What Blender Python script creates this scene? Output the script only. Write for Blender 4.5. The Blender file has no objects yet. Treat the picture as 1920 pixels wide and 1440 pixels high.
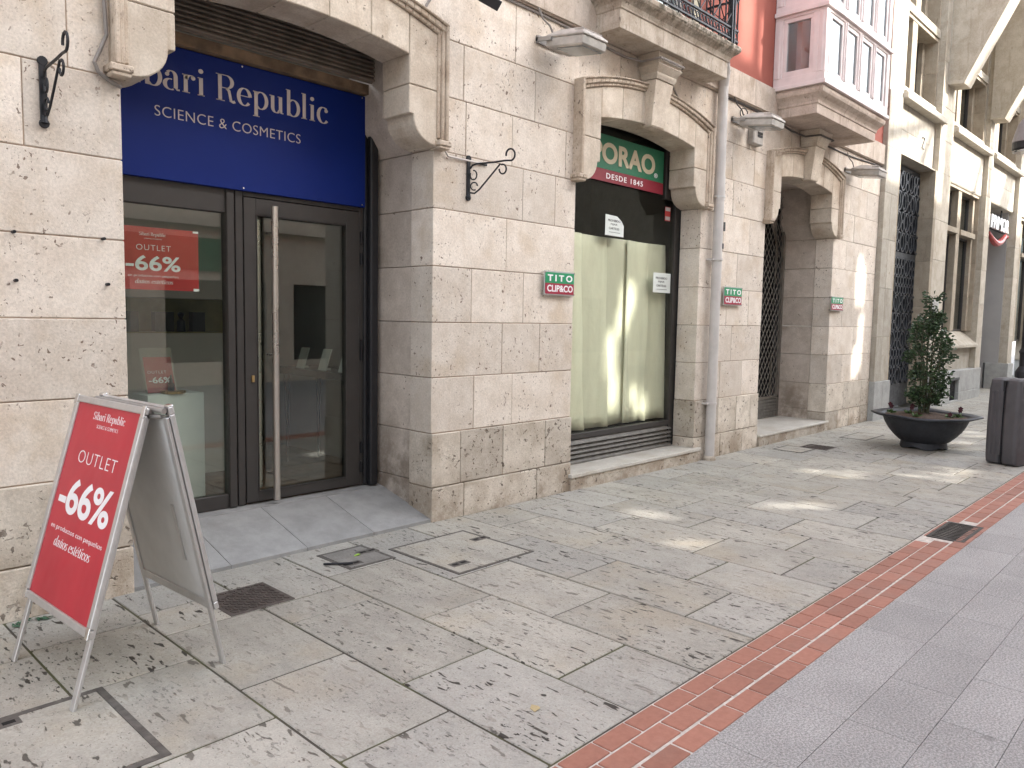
import bpy, bmesh, math, random
from mathutils import Vector, Matrix
random.seed(7)
S = bpy.context.scene
COL = S.collection
# ------------------------------------------------------------------ camera
def make_camera():
    yaw, pitch, roll = [math.radians(a) for a in (46.358, 4.913, 1.030)]
    cy, sy, cp, sp = math.cos(yaw), math.sin(yaw), math.cos(pitch), math.sin(pitch)
    w = Vector((sy*cp, cy*cp, -sp)); r0 = Vector((cy, -sy, 0)); u0 = r0.cross(w)
    r = math.cos(roll)*r0 + math.sin(roll)*u0; u = -math.sin(roll)*r0 + math.cos(roll)*u0
    cd = bpy.data.cameras.new('camera'); cd.sensor_width = 36; cd.lens = 36*1442/1920
    cd.clip_start = 0.05; cd.clip_end = 500
    co = bpy.data.objects.new('camera', cd); COL.objects.link(co)
    m = Matrix(((r.x, u.x, -w.x, 0), (r.y, u.y, -w.y, 0), (r.z, u.z, -w.z, 1.6), (0, 0, 0, 1)))
    co.matrix_world = m
    S.camera = co
make_camera()
# ------------------------------------------------------------------ light
SUN = Vector((.38, -.80, .46)).normalized()
W = bpy.data.worlds.new('World'); S.world = W; W.use_nodes = True
wn = W.node_tree; wn.nodes.clear()
sky = wn.nodes.new('ShaderNodeTexSky'); sky.sky_type = 'NISHITA'; sky.sun_disc = False
sky.sun_elevation = math.asin(SUN.z); sky.sun_rotation = math.atan2(SUN.x, SUN.y)
sky.dust_density = 2.5; sky.air_density = 1.0; sky.ozone_density = 1.0
bg = wn.nodes.new('ShaderNodeBackground'); bg.inputs[1].default_value = 0.15
wo = wn.nodes.new('ShaderNodeOutputWorld')
hs = wn.nodes.new('ShaderNodeHueSaturation'); hs.inputs['Saturation'].default_value = .32
wn.links.new(sky.outputs[0], hs.inputs['Color']); wn.links.new(hs.outputs[0], bg.inputs[0]); wn.links.new(bg.outputs[0], wo.inputs[0])
sl = bpy.data.lights.new('sun', 'SUN'); sl.energy = 1.5; sl.angle = math.radians(.8); sl.color = (1, .955, .885)
so = bpy.data.objects.new('sun', sl); COL.objects.link(so)
so.rotation_euler = SUN.to_track_quat('Z', 'Y').to_euler()
so.location = (0, -20, 30)
S.view_settings.view_transform = 'Standard'; S.view_settings.look = 'None'
S.view_settings.exposure = 2.70; S.view_settings.gamma = 1
S.cycles.max_bounces = 8; S.cycles.diffuse_bounces = 4; S.cycles.glossy_bounces = 4
S.cycles.transparent_max_bounces = 12; S.cycles.caustics_reflective = False; S.cycles.caustics_refractive = False

# ------------------------------------------------------------------ materials
class NT:
    def __init__(s, name):
        s.m = bpy.data.materials.new(name); s.m.use_nodes = True; s.t = s.m.node_tree
        s.b = s.t.nodes['Principled BSDF']; s.out = s.t.nodes['Material Output']
    def n(s, typ, **k):
        nd = s.t.nodes.new('ShaderNode'+typ)
        for a, v in k.items(): setattr(nd, a, v)
        return nd
    def put(s, sock, v):
        if hasattr(v, 'is_linked') or isinstance(v, bpy.types.NodeSocket): s.t.links.new(v, sock)
        elif v is not None:
            if isinstance(v, (tuple, list)) and len(v) == 3 and sock.type == 'RGBA': v = (*v, 1)
            sock.default_value = v
    def coord(s): return s.n('TexCoord').outputs['Object']
    def attr(s, name='tint'):
        a = s.n('Attribute'); a.attribute_name = name; return a.outputs['Fac']
    def math(s, op, a, b=0.0, clamp=False):
        nd = s.n('Math', operation=op, use_clamp=clamp); s.put(nd.inputs[0], a); s.put(nd.inputs[1], b); return nd.outputs[0]
    def vmul(s, v, k):
        nd = s.n('VectorMath', operation='MULTIPLY'); s.put(nd.inputs[0], v); s.put(nd.inputs[1], k); return nd.outputs[0]
    def vadd(s, v, k):
        nd = s.n('VectorMath', operation='ADD'); s.put(nd.inputs[0], v); s.put(nd.inputs[1], k); return nd.outputs[0]
    def noise(s, v, scale=5, detail=4, rough=.55, dist=0):
        nd = s.n('TexNoise'); s.put(nd.inputs['Vector'], v)
        nd.inputs['Scale'].default_value = scale; nd.inputs['Detail'].default_value = detail
        nd.inputs['Roughness'].default_value = rough; nd.inputs['Distortion'].default_value = dist
        return nd.outputs['Fac']
    def step(s, v, lo, hi, a=0.0, b=1.0):
        nd = s.n('MapRange', interpolation_type='SMOOTHSTEP'); s.put(nd.inputs[0], v)
        for i, q in enumerate((lo, hi, a, b)): nd.inputs[i+1].default_value = q
        return nd.outputs[0]
    def mix(s, f, a, b, mode='MIX'):
        nd = s.n('Mix', data_type='RGBA', blend_type=mode); s.put(nd.inputs[0], f)
        s.put(nd.inputs[6], a); s.put(nd.inputs[7], b); return nd.outputs[2]
    def scale(s, c, f):   # colour * scalar
        nd = s.n('VectorMath', operation='SCALE'); s.put(nd.inputs[0], c); s.put(nd.inputs['Scale'], f); return nd.outputs[0]
    def bump(s, h, strength=.4, dist=.01):
        nd = s.n('Bump'); nd.inputs['Strength'].default_value = strength; nd.inputs['Distance'].default_value = dist
        s.put(nd.inputs['Height'], h); s.t.links.new(nd.outputs[0], s.b.inputs['Normal'])
    def fin(s, col=None, rough=.8, metal=0.0, spec=None):
        if col is not None: s.put(s.b.inputs['Base Color'], col)
        s.put(s.b.inputs['Roughness'], rough); s.put(s.b.inputs['Metallic'], metal)
        if spec is not None: s.b.inputs['Specular IOR Level'].default_value = spec
        return s.m

def stone(name, ca, cb, stain, pitscale=(22, 22, 30), pit=(.66, .70), pitcol=(.12, .09, .07), tintamp=.25, stainamt=.5,
          streak=0.0, bump=.35, rough=.9, cluster=(.42, .6), grime=None, fine=70, lichen=None):
    t = NT(name); c = t.coord(); tint = t.attr()
    off = t.n('CombineXYZ'); o1 = t.math('MULTIPLY', tint, 37.0); o2 = t.math('MULTIPLY', tint, 71.0)
    t.put(off.inputs[0], o1); t.put(off.inputs[1], o2); t.put(off.inputs[2], o1)
    v = t.vadd(c, off.outputs[0])
    mid = t.noise(v, 5.5, 6, .62); big = t.noise(c, 1.1, 4); fin = t.noise(v, fine, 3, .7)
    col = t.mix(t.step(mid, .34, .66), ca, cb)
    col = t.mix(t.math('MULTIPLY', t.step(t.noise(v, 2.3, 5, .6), .52, .72), stainamt), col, stain)
    if grime is not None:      # weathering with its own shape: dark patches near given height band
        z0, z1, gc, ga = grime
        sx = t.n('SeparateXYZ'); t.put(sx.inputs[0], c)
        band = t.step(sx.outputs[2], z0, z1)
        g = t.math('MULTIPLY', band, t.step(t.noise(c, 3.1, 7, .68), .40, .62)); g = t.math('MULTIPLY', g, ga)
        col = t.mix(g, col, gc)
    if streak:
        sv = t.vmul(c, (9.0, 9.0, .8)); st = t.step(t.noise(sv, 1.6, 5, .65), .52, .75)
        col = t.mix(t.math('MULTIPLY', st, streak), col, stain)
    if lichen is not None:
        lz0, lz1, lc = lichen
        sx = t.n('SeparateXYZ'); t.put(sx.inputs[0], c)
        l = t.math('MULTIPLY', t.step(sx.outputs[2], lz0, lz1), t.step(t.noise(c, 14, 8, .75), .42, .60))
        col = t.mix(l, col, lc)
    k = t.math('ADD', 1.0-tintamp/2, t.math('MULTIPLY', tint, tintamp))
    col = t.scale(col, k)
    col = t.scale(col, t.step(fin, .2, .8, .86, 1.12))
    pv = t.vmul(v, pitscale)
    p = t.step(t.noise(pv, 1.0, 2.5, .55, .4), pit[0], pit[1])
    p = t.math('MULTIPLY', p, t.step(t.noise(v, 3.0, 3), cluster[0], cluster[1]))
    p2 = t.step(t.noise(t.vmul(v, tuple(q*2.7 for q in pitscale)), 1.0, 2, .5), pit[0]+.02, pit[1]+.03)
    p2 = t.math('MULTIPLY', p2, t.math('MULTIPLY', t.step(t.noise(v, 4.2, 4), .47, .64), .7))
    pp = t.math('MAXIMUM', p, p2)
    col = t.mix(t.math('MULTIPLY', pp, .85), col, pitcol)
    h = t.math('SUBTRACT', t.math('MULTIPLY', fin, .35), t.math('MULTIPLY', pp, 1.1))
    h = t.math('ADD', h, t.math('MULTIPLY', mid, .8))
    t.bump(h, bump, .012)
    return t.fin(col, rough, spec=.3)

def plain(name, col, rough=.5, metal=0.0, var=.12, vscale=8, bump=0.0, bscale=120, spec=None):
    t = NT(name); c = t.coord()
    n1 = t.noise(c, vscale, 5, .6)
    cc = t.scale(t.mix(0.0, col, col), t.step(n1, .25, .75, 1-var, 1+var))
    r = t.step(t.noise(c, vscale*2.3, 4), .25, .75, max(0, rough-.08), min(1, rough+.10))
    if bump: t.bump(t.noise(c, bscale, 3), bump, .003)
    return t.fin(cc, r, metal, spec)

M = {}
M['wall'] = stone('painted_limestone', (.725, .652, .575), (.64, .560, .480), (.55, .445, .335), pitscale=(38, 38, 32), pit=(.640, .668),
                  cluster=(.43, .58), tintamp=.22, stainamt=.65, streak=.30, grime=(3.3, 4.3, (.46, .37, .29), .55), pitcol=(.16, .105, .075), bump=.5)
M['surround'] = stone('carved_limestone', (.66, .585, .495), (.56, .482, .395), (.40, .30, .215), pitscale=(26, 26, 36), pit=(.67, .72), tintamp=.22,
                  stainamt=.6, streak=.4, grime=(2.8, 3.5, (.36, .28, .21), .45))
M['mould'] = stone('moulding_limestone', (.58, .49, .40), (.44, .35, .27), (.22, .165, .12), pitscale=(40, 40, 20), pit=(.60, .68), tintamp=.2,
                  stainamt=.85, streak=.7)
M['plinth'] = stone('rough_limestone', (.64, .575, .495), (.52, .455, .38), (.36, .30, .23), pitscale=(26, 26, 30), pit=(.62, .665), tintamp=.42,
                  stainamt=.8, bump=.8, cluster=(.36, .55), pitcol=(.11, .08, .06), grime=(.45, .05, (.30, .23, .165), .75))
M['reveal'] = stone('reveal_limestone', (.62, .545, .48), (.51, .44, .38), (.33, .265, .21), pitscale=(24, 24, 30), pit=(.68, .73), tintamp=.2,
                  stainamt=.6, grime=(1.0, .3, (.22, .175, .135), .8), bump=.5)
M['band'] = stone('band_limestone', (.60, .52, .45), (.47, .39, .32), (.30, .225, .165), pitscale=(30, 30, 12), pit=(.64, .72), stainamt=.75, streak=.75, tintamp=.15)
M['slab_lichen'] = stone('lichened_limestone', (.56, .49, .415), (.42, .35, .28), (.24, .19, .14), pitscale=(30, 30, 14), pit=(.60, .70), streak=.7, stainamt=.7,
                  lichen=(4.33, 4.48, (.105, .095, .07)), tintamp=.1)
M['bay_slab'] = stone('bay_slab_limestone', (.60, .50, .43), (.48, .39, .325), (.27, .20, .15), pitscale=(30, 30, 14), pit=(.63, .72), streak=.75, stainamt=.7, tintamp=.1)
M['office'] = stone('sandstone', (.46, .425, .365), (.39, .355, .30), (.28, .24, .185), pitscale=(18, 18, 5), pit=(.64, .74), pitcol=(.22, .17, .12), streak=.75, tintamp=.22, stainamt=.6, bump=.25)
M['office_pale'] = stone('grey_sandstone', (.50, .455, .385), (.42, .37, .30), (.31, .26, .195), pitscale=(18, 18, 5), pit=(.66, .76), pitcol=(.25, .2, .15), streak=.6, tintamp=.15, stainamt=.5, bump=.2)  # slightly paler sandstone for pilasters, fins, sloping sill and soffit
M['office_brown'] = stone('brown_sandstone', (.37, .32, .25), (.31, .26, .20), (.23, .185, .135), pitscale=(18, 18, 5), pit=(.64, .74), pitcol=(.2, .15, .1), streak=.6, tintamp=.25, stainamt=.5, bump=.25)
M['greyblock'] = stone('grey_plinth_stone', (.40, .40, .39), (.33, .33, .32), (.26, .25, .235), pitscale=(40, 40, 40), pit=(.72, .8), tintamp=.1, stainamt=.5, bump=.2)
def pavingm():
    t = NT('travertine_paving'); c = t.coord(); tint = t.attr()
    off = t.n('CombineXYZ'); o1 = t.math('MULTIPLY', tint, 37.0); o2 = t.math('MULTIPLY', tint, 71.0)
    t.put(off.inputs[0], o1); t.put(off.inputs[1], o2); t.put(off.inputs[2], o1)
    v = t.vadd(c, off.outputs[0])
    mid = t.noise(t.vmul(v, (1.5, .7, 1)), 4.5, 6, .62); big = t.noise(c, .9, 4); fine = t.noise(v, 120, 3, .75); grain = t.noise(v, 38, 4, .7)
    col = t.mix(t.step(mid, .32, .68), (.405, .383, .335), (.325, .306, .266))
    col = t.mix(t.math('MULTIPLY', t.step(t.noise(v, 2.0, 5, .6), .50, .72), .5), col, (.37, .315, .23))
    col = t.mix(t.math('MULTIPLY', t.step(t.noise(c, 1.7, 6, .65), .50, .70), .40), col, (.27, .25, .225))
    f7 = t.math('FRACT', t.math('MULTIPLY', tint, 7.31)); f13 = t.math('FRACT', t.math('MULTIPLY', tint, 13.7))
    col = t.mix(t.math('MULTIPLY', t.step(f13, .35, 1.0), .42), col, (.315, .312, .300))
    col = t.scale(col, t.math('ADD', .90, t.math('MULTIPLY', tint, .21)))
    col = t.scale(col, t.step(fine, .22, .78, .84, 1.15)); col = t.scale(col, t.step(grain, .25, .75, .93, 1.07))
    lay_ = t.step(t.noise(t.vmul(v, (5.0, .9, 1)), 1.0, 4, .6), .40, .62)
    p1 = t.math('MULTIPLY', t.step(t.noise(t.vmul(v, (31, 9.0, 6)), 1.0, 2.0, .5, .35), .650, .672), t.step(t.noise(v, 2.4, 3), .36, .52))
    p2 = t.math('MULTIPLY', t.step(t.noise(t.vmul(v, (58, 24, 12)), 1.0, 1.8, .5, .3), .632, .658), lay_)
    p3 = t.math('MULTIPLY', t.step(t.noise(t.vmul(v, (110, 55, 30)), 1.0, 2, .55), .66, .70), .6)
    p1 = t.math('MULTIPLY', p1, t.step(f7, .05, .45, .5, 1.0)); p2 = t.math('MULTIPLY', p2, t.step(f7, .2, .7, .42, 1.0))
    pp = t.math('MAXIMUM', t.math('MAXIMUM', p1, p2), p3)
    rim = t.math('MULTIPLY', t.step(t.noise(t.vmul(v, (31, 9.0, 6)), 1.0, 2.0, .5, .35), .60, .66), .30)
    col = t.mix(rim, col, (.20, .165, .125))
    col = t.mix(t.math('MULTIPLY', pp, .97), col, (.030, .025, .020))
    h = t.math('SUBTRACT', t.math('MULTIPLY', fine, .30), t.math('MULTIPLY', pp, 1.3))
    t.bump(t.math('ADD', h, t.math('MULTIPLY', grain, .5)), .6, .012)
    return t.fin(col, .66, spec=.5)
M['paving'] = pavingm()
M['ramp'] = stone('granite_ramp', (.31, .307, .30), (.25, .247, .242), (.19, .18, .17), pitscale=(60, 60, 60), pit=(.72, .8), tintamp=.12, stainamt=.5, bump=.25, fine=240)
M['marble'] = stone('pale_marble', (.58, .55, .50), (.50, .465, .41), (.40, .34, .27), pitscale=(50, 50, 50), pit=(.74, .8), tintamp=.1, stainamt=.5, bump=.1, rough=.45)

def granite():
    t = NT('granite_road'); c = t.coord(); tint = t.attr()
    a = t.noise(c, 105, 3, .8); b = t.noise(c, 260, 2, .8); big = t.noise(c, 1.4, 5, .6)
    col = t.mix(t.step(a, .38, .62), (.225, .218, .213), (.43, .415, .405))
    col = t.mix(t.step(b, .58, .66), col, (.115, .11, .11))
    col = t.scale(col, t.step(big, .3, .7, .88, 1.10))
    col = t.scale(col, t.math('ADD', .93, t.math('MULTIPLY', tint, .14)))
    vo = t.n('TexVoronoi'); t.put(vo.inputs['Vector'], c); vo.inputs['Scale'].default_value = 1.7
    gum = t.step(vo.outputs['Distance'], .040, .050, 1, 0)
    col = t.mix(t.math('MULTIPLY', gum, .5), col, (.16, .155, .15))
    t.bump(t.math('ADD', a, b), .35, .004)
    return t.fin(col, .8, spec=.2)
M['granite'] = granite()
def brickm():
    t = NT('red_paver'); c = t.coord(); tint = t.attr()
    n1 = t.noise(c, 30, 6, .65); n2 = t.noise(c, 3, 4)
    col = t.mix(t.step(n1, .3, .7), (.335, .150, .105), (.285, .122, .085))
    col = t.mix(t.math('MULTIPLY', t.step(n2, .5, .72), .35), col, (.25, .15, .12))
    col = t.scale(col, t.math('ADD', .86, t.math('MULTIPLY', tint, .28)))
    vo = t.n('TexVoronoi'); t.put(vo.inputs['Vector'], c); vo.inputs['Scale'].default_value = 2.6
    d = t.math('ADD', vo.outputs['Distance'], t.math('MULTIPLY', t.noise(c, 60, 2), .03))
    gum = t.step(d, .062, .075, 1, 0)
    col = t.mix(t.math('MULTIPLY', gum, .75), col, (.30, .255, .23))
    t.bump(n1, .3, .004)
    return t.fin(col, .72)
M['brick'] = brickm()
M['dull_tile'] = stone('dull_tile', (.235, .225, .21), (.18, .17, .155), (.12, .11, .10), pitscale=(30, 14, 10), pit=(.64, .68), stainamt=.6, bump=.4, pitcol=(.04, .035, .03))
def jointm():
    t = NT('paving_joint'); c = t.coord()
    n = t.noise(c, 2.2, 5, .6)
    col = t.mix(t.step(n, .42, .6), (.065, .056, .045), (.085, .085, .04))
    return t.fin(col, .95)
M['joint'] = jointm()
M['mortar_light'] = plain('light_mortar', (.52, .475, .43), .95, var=.25, vscale=25, bump=.3)
M['mortar_wall'] = plain('wall_mortar', (.31, .235, .175), .95, var=.4, vscale=6)
M['ground'] = plain('ground_base', (.25, .24, .23), .9)
M['anthracite'] = plain('anthracite_frame', (.040, .036, .034), .42, var=.08)
M['darkblue_col'] = plain('dark_post', (.014, .014, .017), .5)
M['steel'] = plain('brushed_steel', (.62, .58, .54), .30, 1.0, var=.02, vscale=1.5)
M['chrome'] = plain('chrome', (.75, .76, .78), .16, 1.0, var=.04)
M['alu'] = plain('satin_aluminium', (.60, .59, .585), .42, .75, var=.06, vscale=14)
M['alu_back'] = plain('grey_back_sheet', (.62, .62, .61), .55, .0, var=.07, vscale=5)
M['alu_dark'] = plain('dull_aluminium', (.36, .345, .33), .5, .5, var=.08)
def redposter(name, c, rough):
    t = NT(name); k = t.coord(); n = t.noise(k, 3.2, 3, .5)
    col = t.scale(t.mix(0.0, c, c), t.step(n, .3, .7, .92, 1.08))
    t.bump(t.noise(k, 5, 2), .25, .02)
    return t.fin(col, rough)
M['red'] = redposter('red_print', (.47, .022, .040), .38)
M['red2'] = redposter('red_poster', (.52, .045, .045), .4)
M['white_ink'] = plain('white_ink', (.86, .84, .86), .45, var=.02)
M['cream_ink'] = plain('sign_letter', (.62, .55, .52), .45, var=.03)
M['black_ink'] = plain('black_ink', (.05, .05, .05), .6, var=.05)
M['blue'] = plain('blue_sign', (.003, .018, .160), .45, var=.04, vscale=2, spec=.2)
M['green'] = plain('green_panel', (.012, .155, .078), .4, var=.06)
M['green2'] = plain('green_plate', (.016, .27, .115), .35, var=.05)
M['crimson'] = plain('crimson_panel', (.225, .010, .026), .4, var=.06)
M['crimson2'] = plain('crimson_plate', (.34, .018, .05), .35, var=.06)
M['ivory'] = plain('ivory_letter', (.62, .55, .40), .5, var=.04)
M['acrylic'] = plain('clear_plate_edge', (.45, .47, .45), .2, var=.05)
M['brownshut'] = plain('brown_shutter', (.22, .18, .145), .6, .1, var=.3, vscale=6)
M['rustbeam'] = plain('stained_lintel', (.20, .135, .085), .85, var=.45, vscale=7)
M['black_iron'] = plain('black_iron', (.017, .018, .022), .45, .4, var=.15)
M['bluegrey_iron'] = plain('blue_grey_iron', (.024, .026, .033), .42, .4, var=.2, vscale=20)
M['grille'] = plain('grille_iron', (.075, .082, .095), .38, .7, var=.3, vscale=9)
M['wire'] = plain('gate_wire', (.22, .20, .175), .5, .5, var=.2)
M['gate_slat'] = plain('gate_slat', (.15, .14, .125), .6, .3, var=.25, vscale=14)
M['pipe'] = plain('grey_pipe', (.53, .50, .48), .5, var=.10, vscale=5)
M['lampgrey'] = plain('weathered_lamp', (.42, .39, .355), .6, var=.25, vscale=9)
M['lampglass'] = plain('lamp_lens', (.22, .24, .235), .12, var=.1)
M['lampblack'] = plain('black_lamp', (.022, .022, .026), .45)
M['cable'] = plain('grey_cable', (.24, .215, .20), .7, var=.2)
M['cable_dark'] = plain('dark_cable', (.075, .065, .06), .7, var=.2)
M['cable_white'] = plain('white_cable', (.55, .50, .47), .6, var=.1)
M['planter'] = plain('black_planter', (.022, .024, .031), .58, var=.25, vscale=10, bump=.4, bscale=40)
M['soil'] = plain('soil', (.075, .048, .034), 1.0, var=.5, vscale=40, bump=.9, bscale=70)
M['bark'] = plain('shrub_stem', (.085, .085, .05), .9, var=.3)
M['bin'] = plain('grey_bin_plastic', (.072, .068, .074), .55, var=.12, vscale=4, bump=.15, bscale=200)
M['bin_dark'] = plain('bin_opening', (.010, .010, .012), .8)
M['postm'] = plain('post_iron', (.030, .028, .032), .5, .3, var=.15)
M['lantern'] = plain('lantern_cap', (.21, .195, .205), .45, .2, var=.08)
def stucco():
    t = NT('red_stucco'); c = t.coord(); n = t.noise(c, 2.2, 5, .6)
    col = t.mix(t.step(n, .3, .7), (.36, .112, .084), (.315, .094, .070))
    t.bump(t.noise(c, 90, 3), .2, .004)
    return t.fin(col, .9)
M['stucco'] = stucco()
M['pink_paint'] = plain('lilac_pink_paint', (.73, .645, .63), .42, var=.07, vscale=6)
M['white_paint'] = plain('white_paint', (.66, .63, .58), .5, var=.07)
M['cream_paint'] = plain('cream_paint', (.60, .53, .38), .6, var=.07)
M['paper'] = None
def paper():
    t = NT('packing_paper'); c = t.coord(); n = t.noise(t.vmul(c, (5, 5, 1.2)), 1.2, 5, .6); tint = t.attr()
    col = t.mix(t.step(n, .3, .7), (.77, .745, .61), (.68, .655, .53))
    col = t.scale(col, t.math('ADD', .85, t.math('MULTIPLY', tint, .3)))
    t.bump(t.noise(c, 7, 4), .5, .02)
    return t.fin(col, .8)
M['paper'] = paper()
M['whitepaper'] = plain('white_paper', (.70, .74, .71), .8, var=.05)
M['cardboard'] = plain('cardboard', (.15, .115, .07), .9, var=.2)
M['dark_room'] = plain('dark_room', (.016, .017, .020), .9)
M['shop_wall'] = plain('shop_wall', (.40, .39, .375), .85, var=.08, vscale=2)
M['shop_floor'] = plain('shop_floor', (.17, .10, .065), .5, var=.3, vscale=3)
M['shop_ceiling'] = plain('shop_ceiling', (.35, .35, .33), .9)
M['counter'] = plain('pale_counter', (.56, .545, .52), .5, var=.06, vscale=3)
M['niche'] = plain('olive_niche', (.36, .33, .17), .7, var=.15)
M['pedestal'] = plain('white_pedestal', (.72, .76, .73), .5, var=.03)
M['blackbox'] = plain('black_carton', (.018, .018, .024), .4)
M['gold'] = plain('gold_tray', (.50, .33, .10), .3, .9, var=.1)
M['brass'] = plain('brass_lock', (.48, .34, .16), .35, .9)
M['castiron'] = plain('cast_iron', (.095, .078, .070), .62, .25, var=.25, vscale=16)
M['darkframe'] = plain('cover_frame', (.105, .095, .086), .7, .2, var=.3, vscale=20)
M['drain'] = plain('drain_iron', (.045, .040, .037), .55, .4, var=.25)
M['drain_hole'] = plain('drain_pit', (.008, .007, .006), .95)
M['skirt'] = plain('intercom_steel', (.42, .42, .41), .4, .6, var=.08)
M['offglass_dark'] = plain('opposite_pane', (.03, .035, .04), .08)
M['primor_white'] = plain('white_sign_letters', (.78, .80, .80), .4)
M['primor_red'] = plain('red_sign_smile', (.36, .045, .04), .4)
M['petal'] = plain('dark_petal', (.055, .006, .012), .7)
M['porchgrey'] = plain('porch_plaster', (.36, .35, .345), .8, var=.07, vscale=1.5)

def leafm(name, a, b):
    t = NT(name); tint = t.attr()
    col = t.mix(tint, a, b)
    t.fin(col, .38); t.b.inputs['Subsurface Weight'].default_value = 0.0
    return t.m
M['leaf'] = leafm('shrub_leaf', (.015, .034, .018), (.075, .125, .05))
M['leaf_light'] = leafm('pansy_leaf', (.05, .10, .03), (.11, .17, .06))

def glass(name, tintc, refl=1.6, base=.02):
    m = bpy.data.materials.new(name); m.use_nodes = True; t = m.node_tree; t.nodes.clear()
    o = t.nodes.new('ShaderNodeOutputMaterial'); mx = t.nodes.new('ShaderNodeMixShader')
    tr = t.nodes.new('ShaderNodeBsdfTransparent'); tr.inputs[0].default_value = (*tintc, 1)
    gl = t.nodes.new('ShaderNodeBsdfGlossy'); gl.inputs['Roughness'].default_value = 0.012
    gl.inputs['Color'].default_value = (.95, .97, .95, 1)
    ge = t.nodes.new('ShaderNodeNewGeometry'); dp = t.nodes.new('ShaderNodeVectorMath'); dp.operation = 'DOT_PRODUCT'
    t.links.new(ge.outputs['Normal'], dp.inputs[0]); t.links.new(ge.outputs['Incoming'], dp.inputs[1])
    def mth(op, a, b):
        q = t.nodes.new('ShaderNodeMath'); q.operation = op; q.use_clamp = True
        for k, v in enumerate((a, b)):
            if isinstance(v, float): q.inputs[k].default_value = v
            else: t.links.new(v, q.inputs[k])
        return q.outputs[0]
    ab = t.nodes.new('ShaderNodeMath'); ab.operation = 'ABSOLUTE'; t.links.new(dp.outputs['Value'], ab.inputs[0])
    f5 = mth('POWER', mth('SUBTRACT', 1.0, ab.outputs[0]), 5.0)
    rf = mth('ADD', mth('MULTIPLY', mth('ADD', mth('MULTIPLY', f5, .96), .04), float(refl)), float(base))
    t.links.new(rf, mx.inputs[0])
    t.links.new(tr.outputs[0], mx.inputs[1]); t.links.new(gl.outputs[0], mx.inputs[2])
    t.links.new(mx.outputs[0], o.inputs[0])
    return m
M['glass'] = glass('shop_glass', (.90, .93, .90), 1.7, .01)
M['glass_win'] = glass('window_glass', (.945, .96, .93), .5, .0)
M['glass_bay'] = glass('bay_glass', (.74, .82, .85), 1.2, .05)
M['net_curtain'] = plain('net_curtain', (.50, .54, .54), .9, var=.15, vscale=4)
M['glass_dark'] = glass('office_glass', (.35, .42, .45), 1.3, .04)
M['acryl'] = glass('acrylic_sheet', (.93, .95, .94), 1.0, .03)

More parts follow.
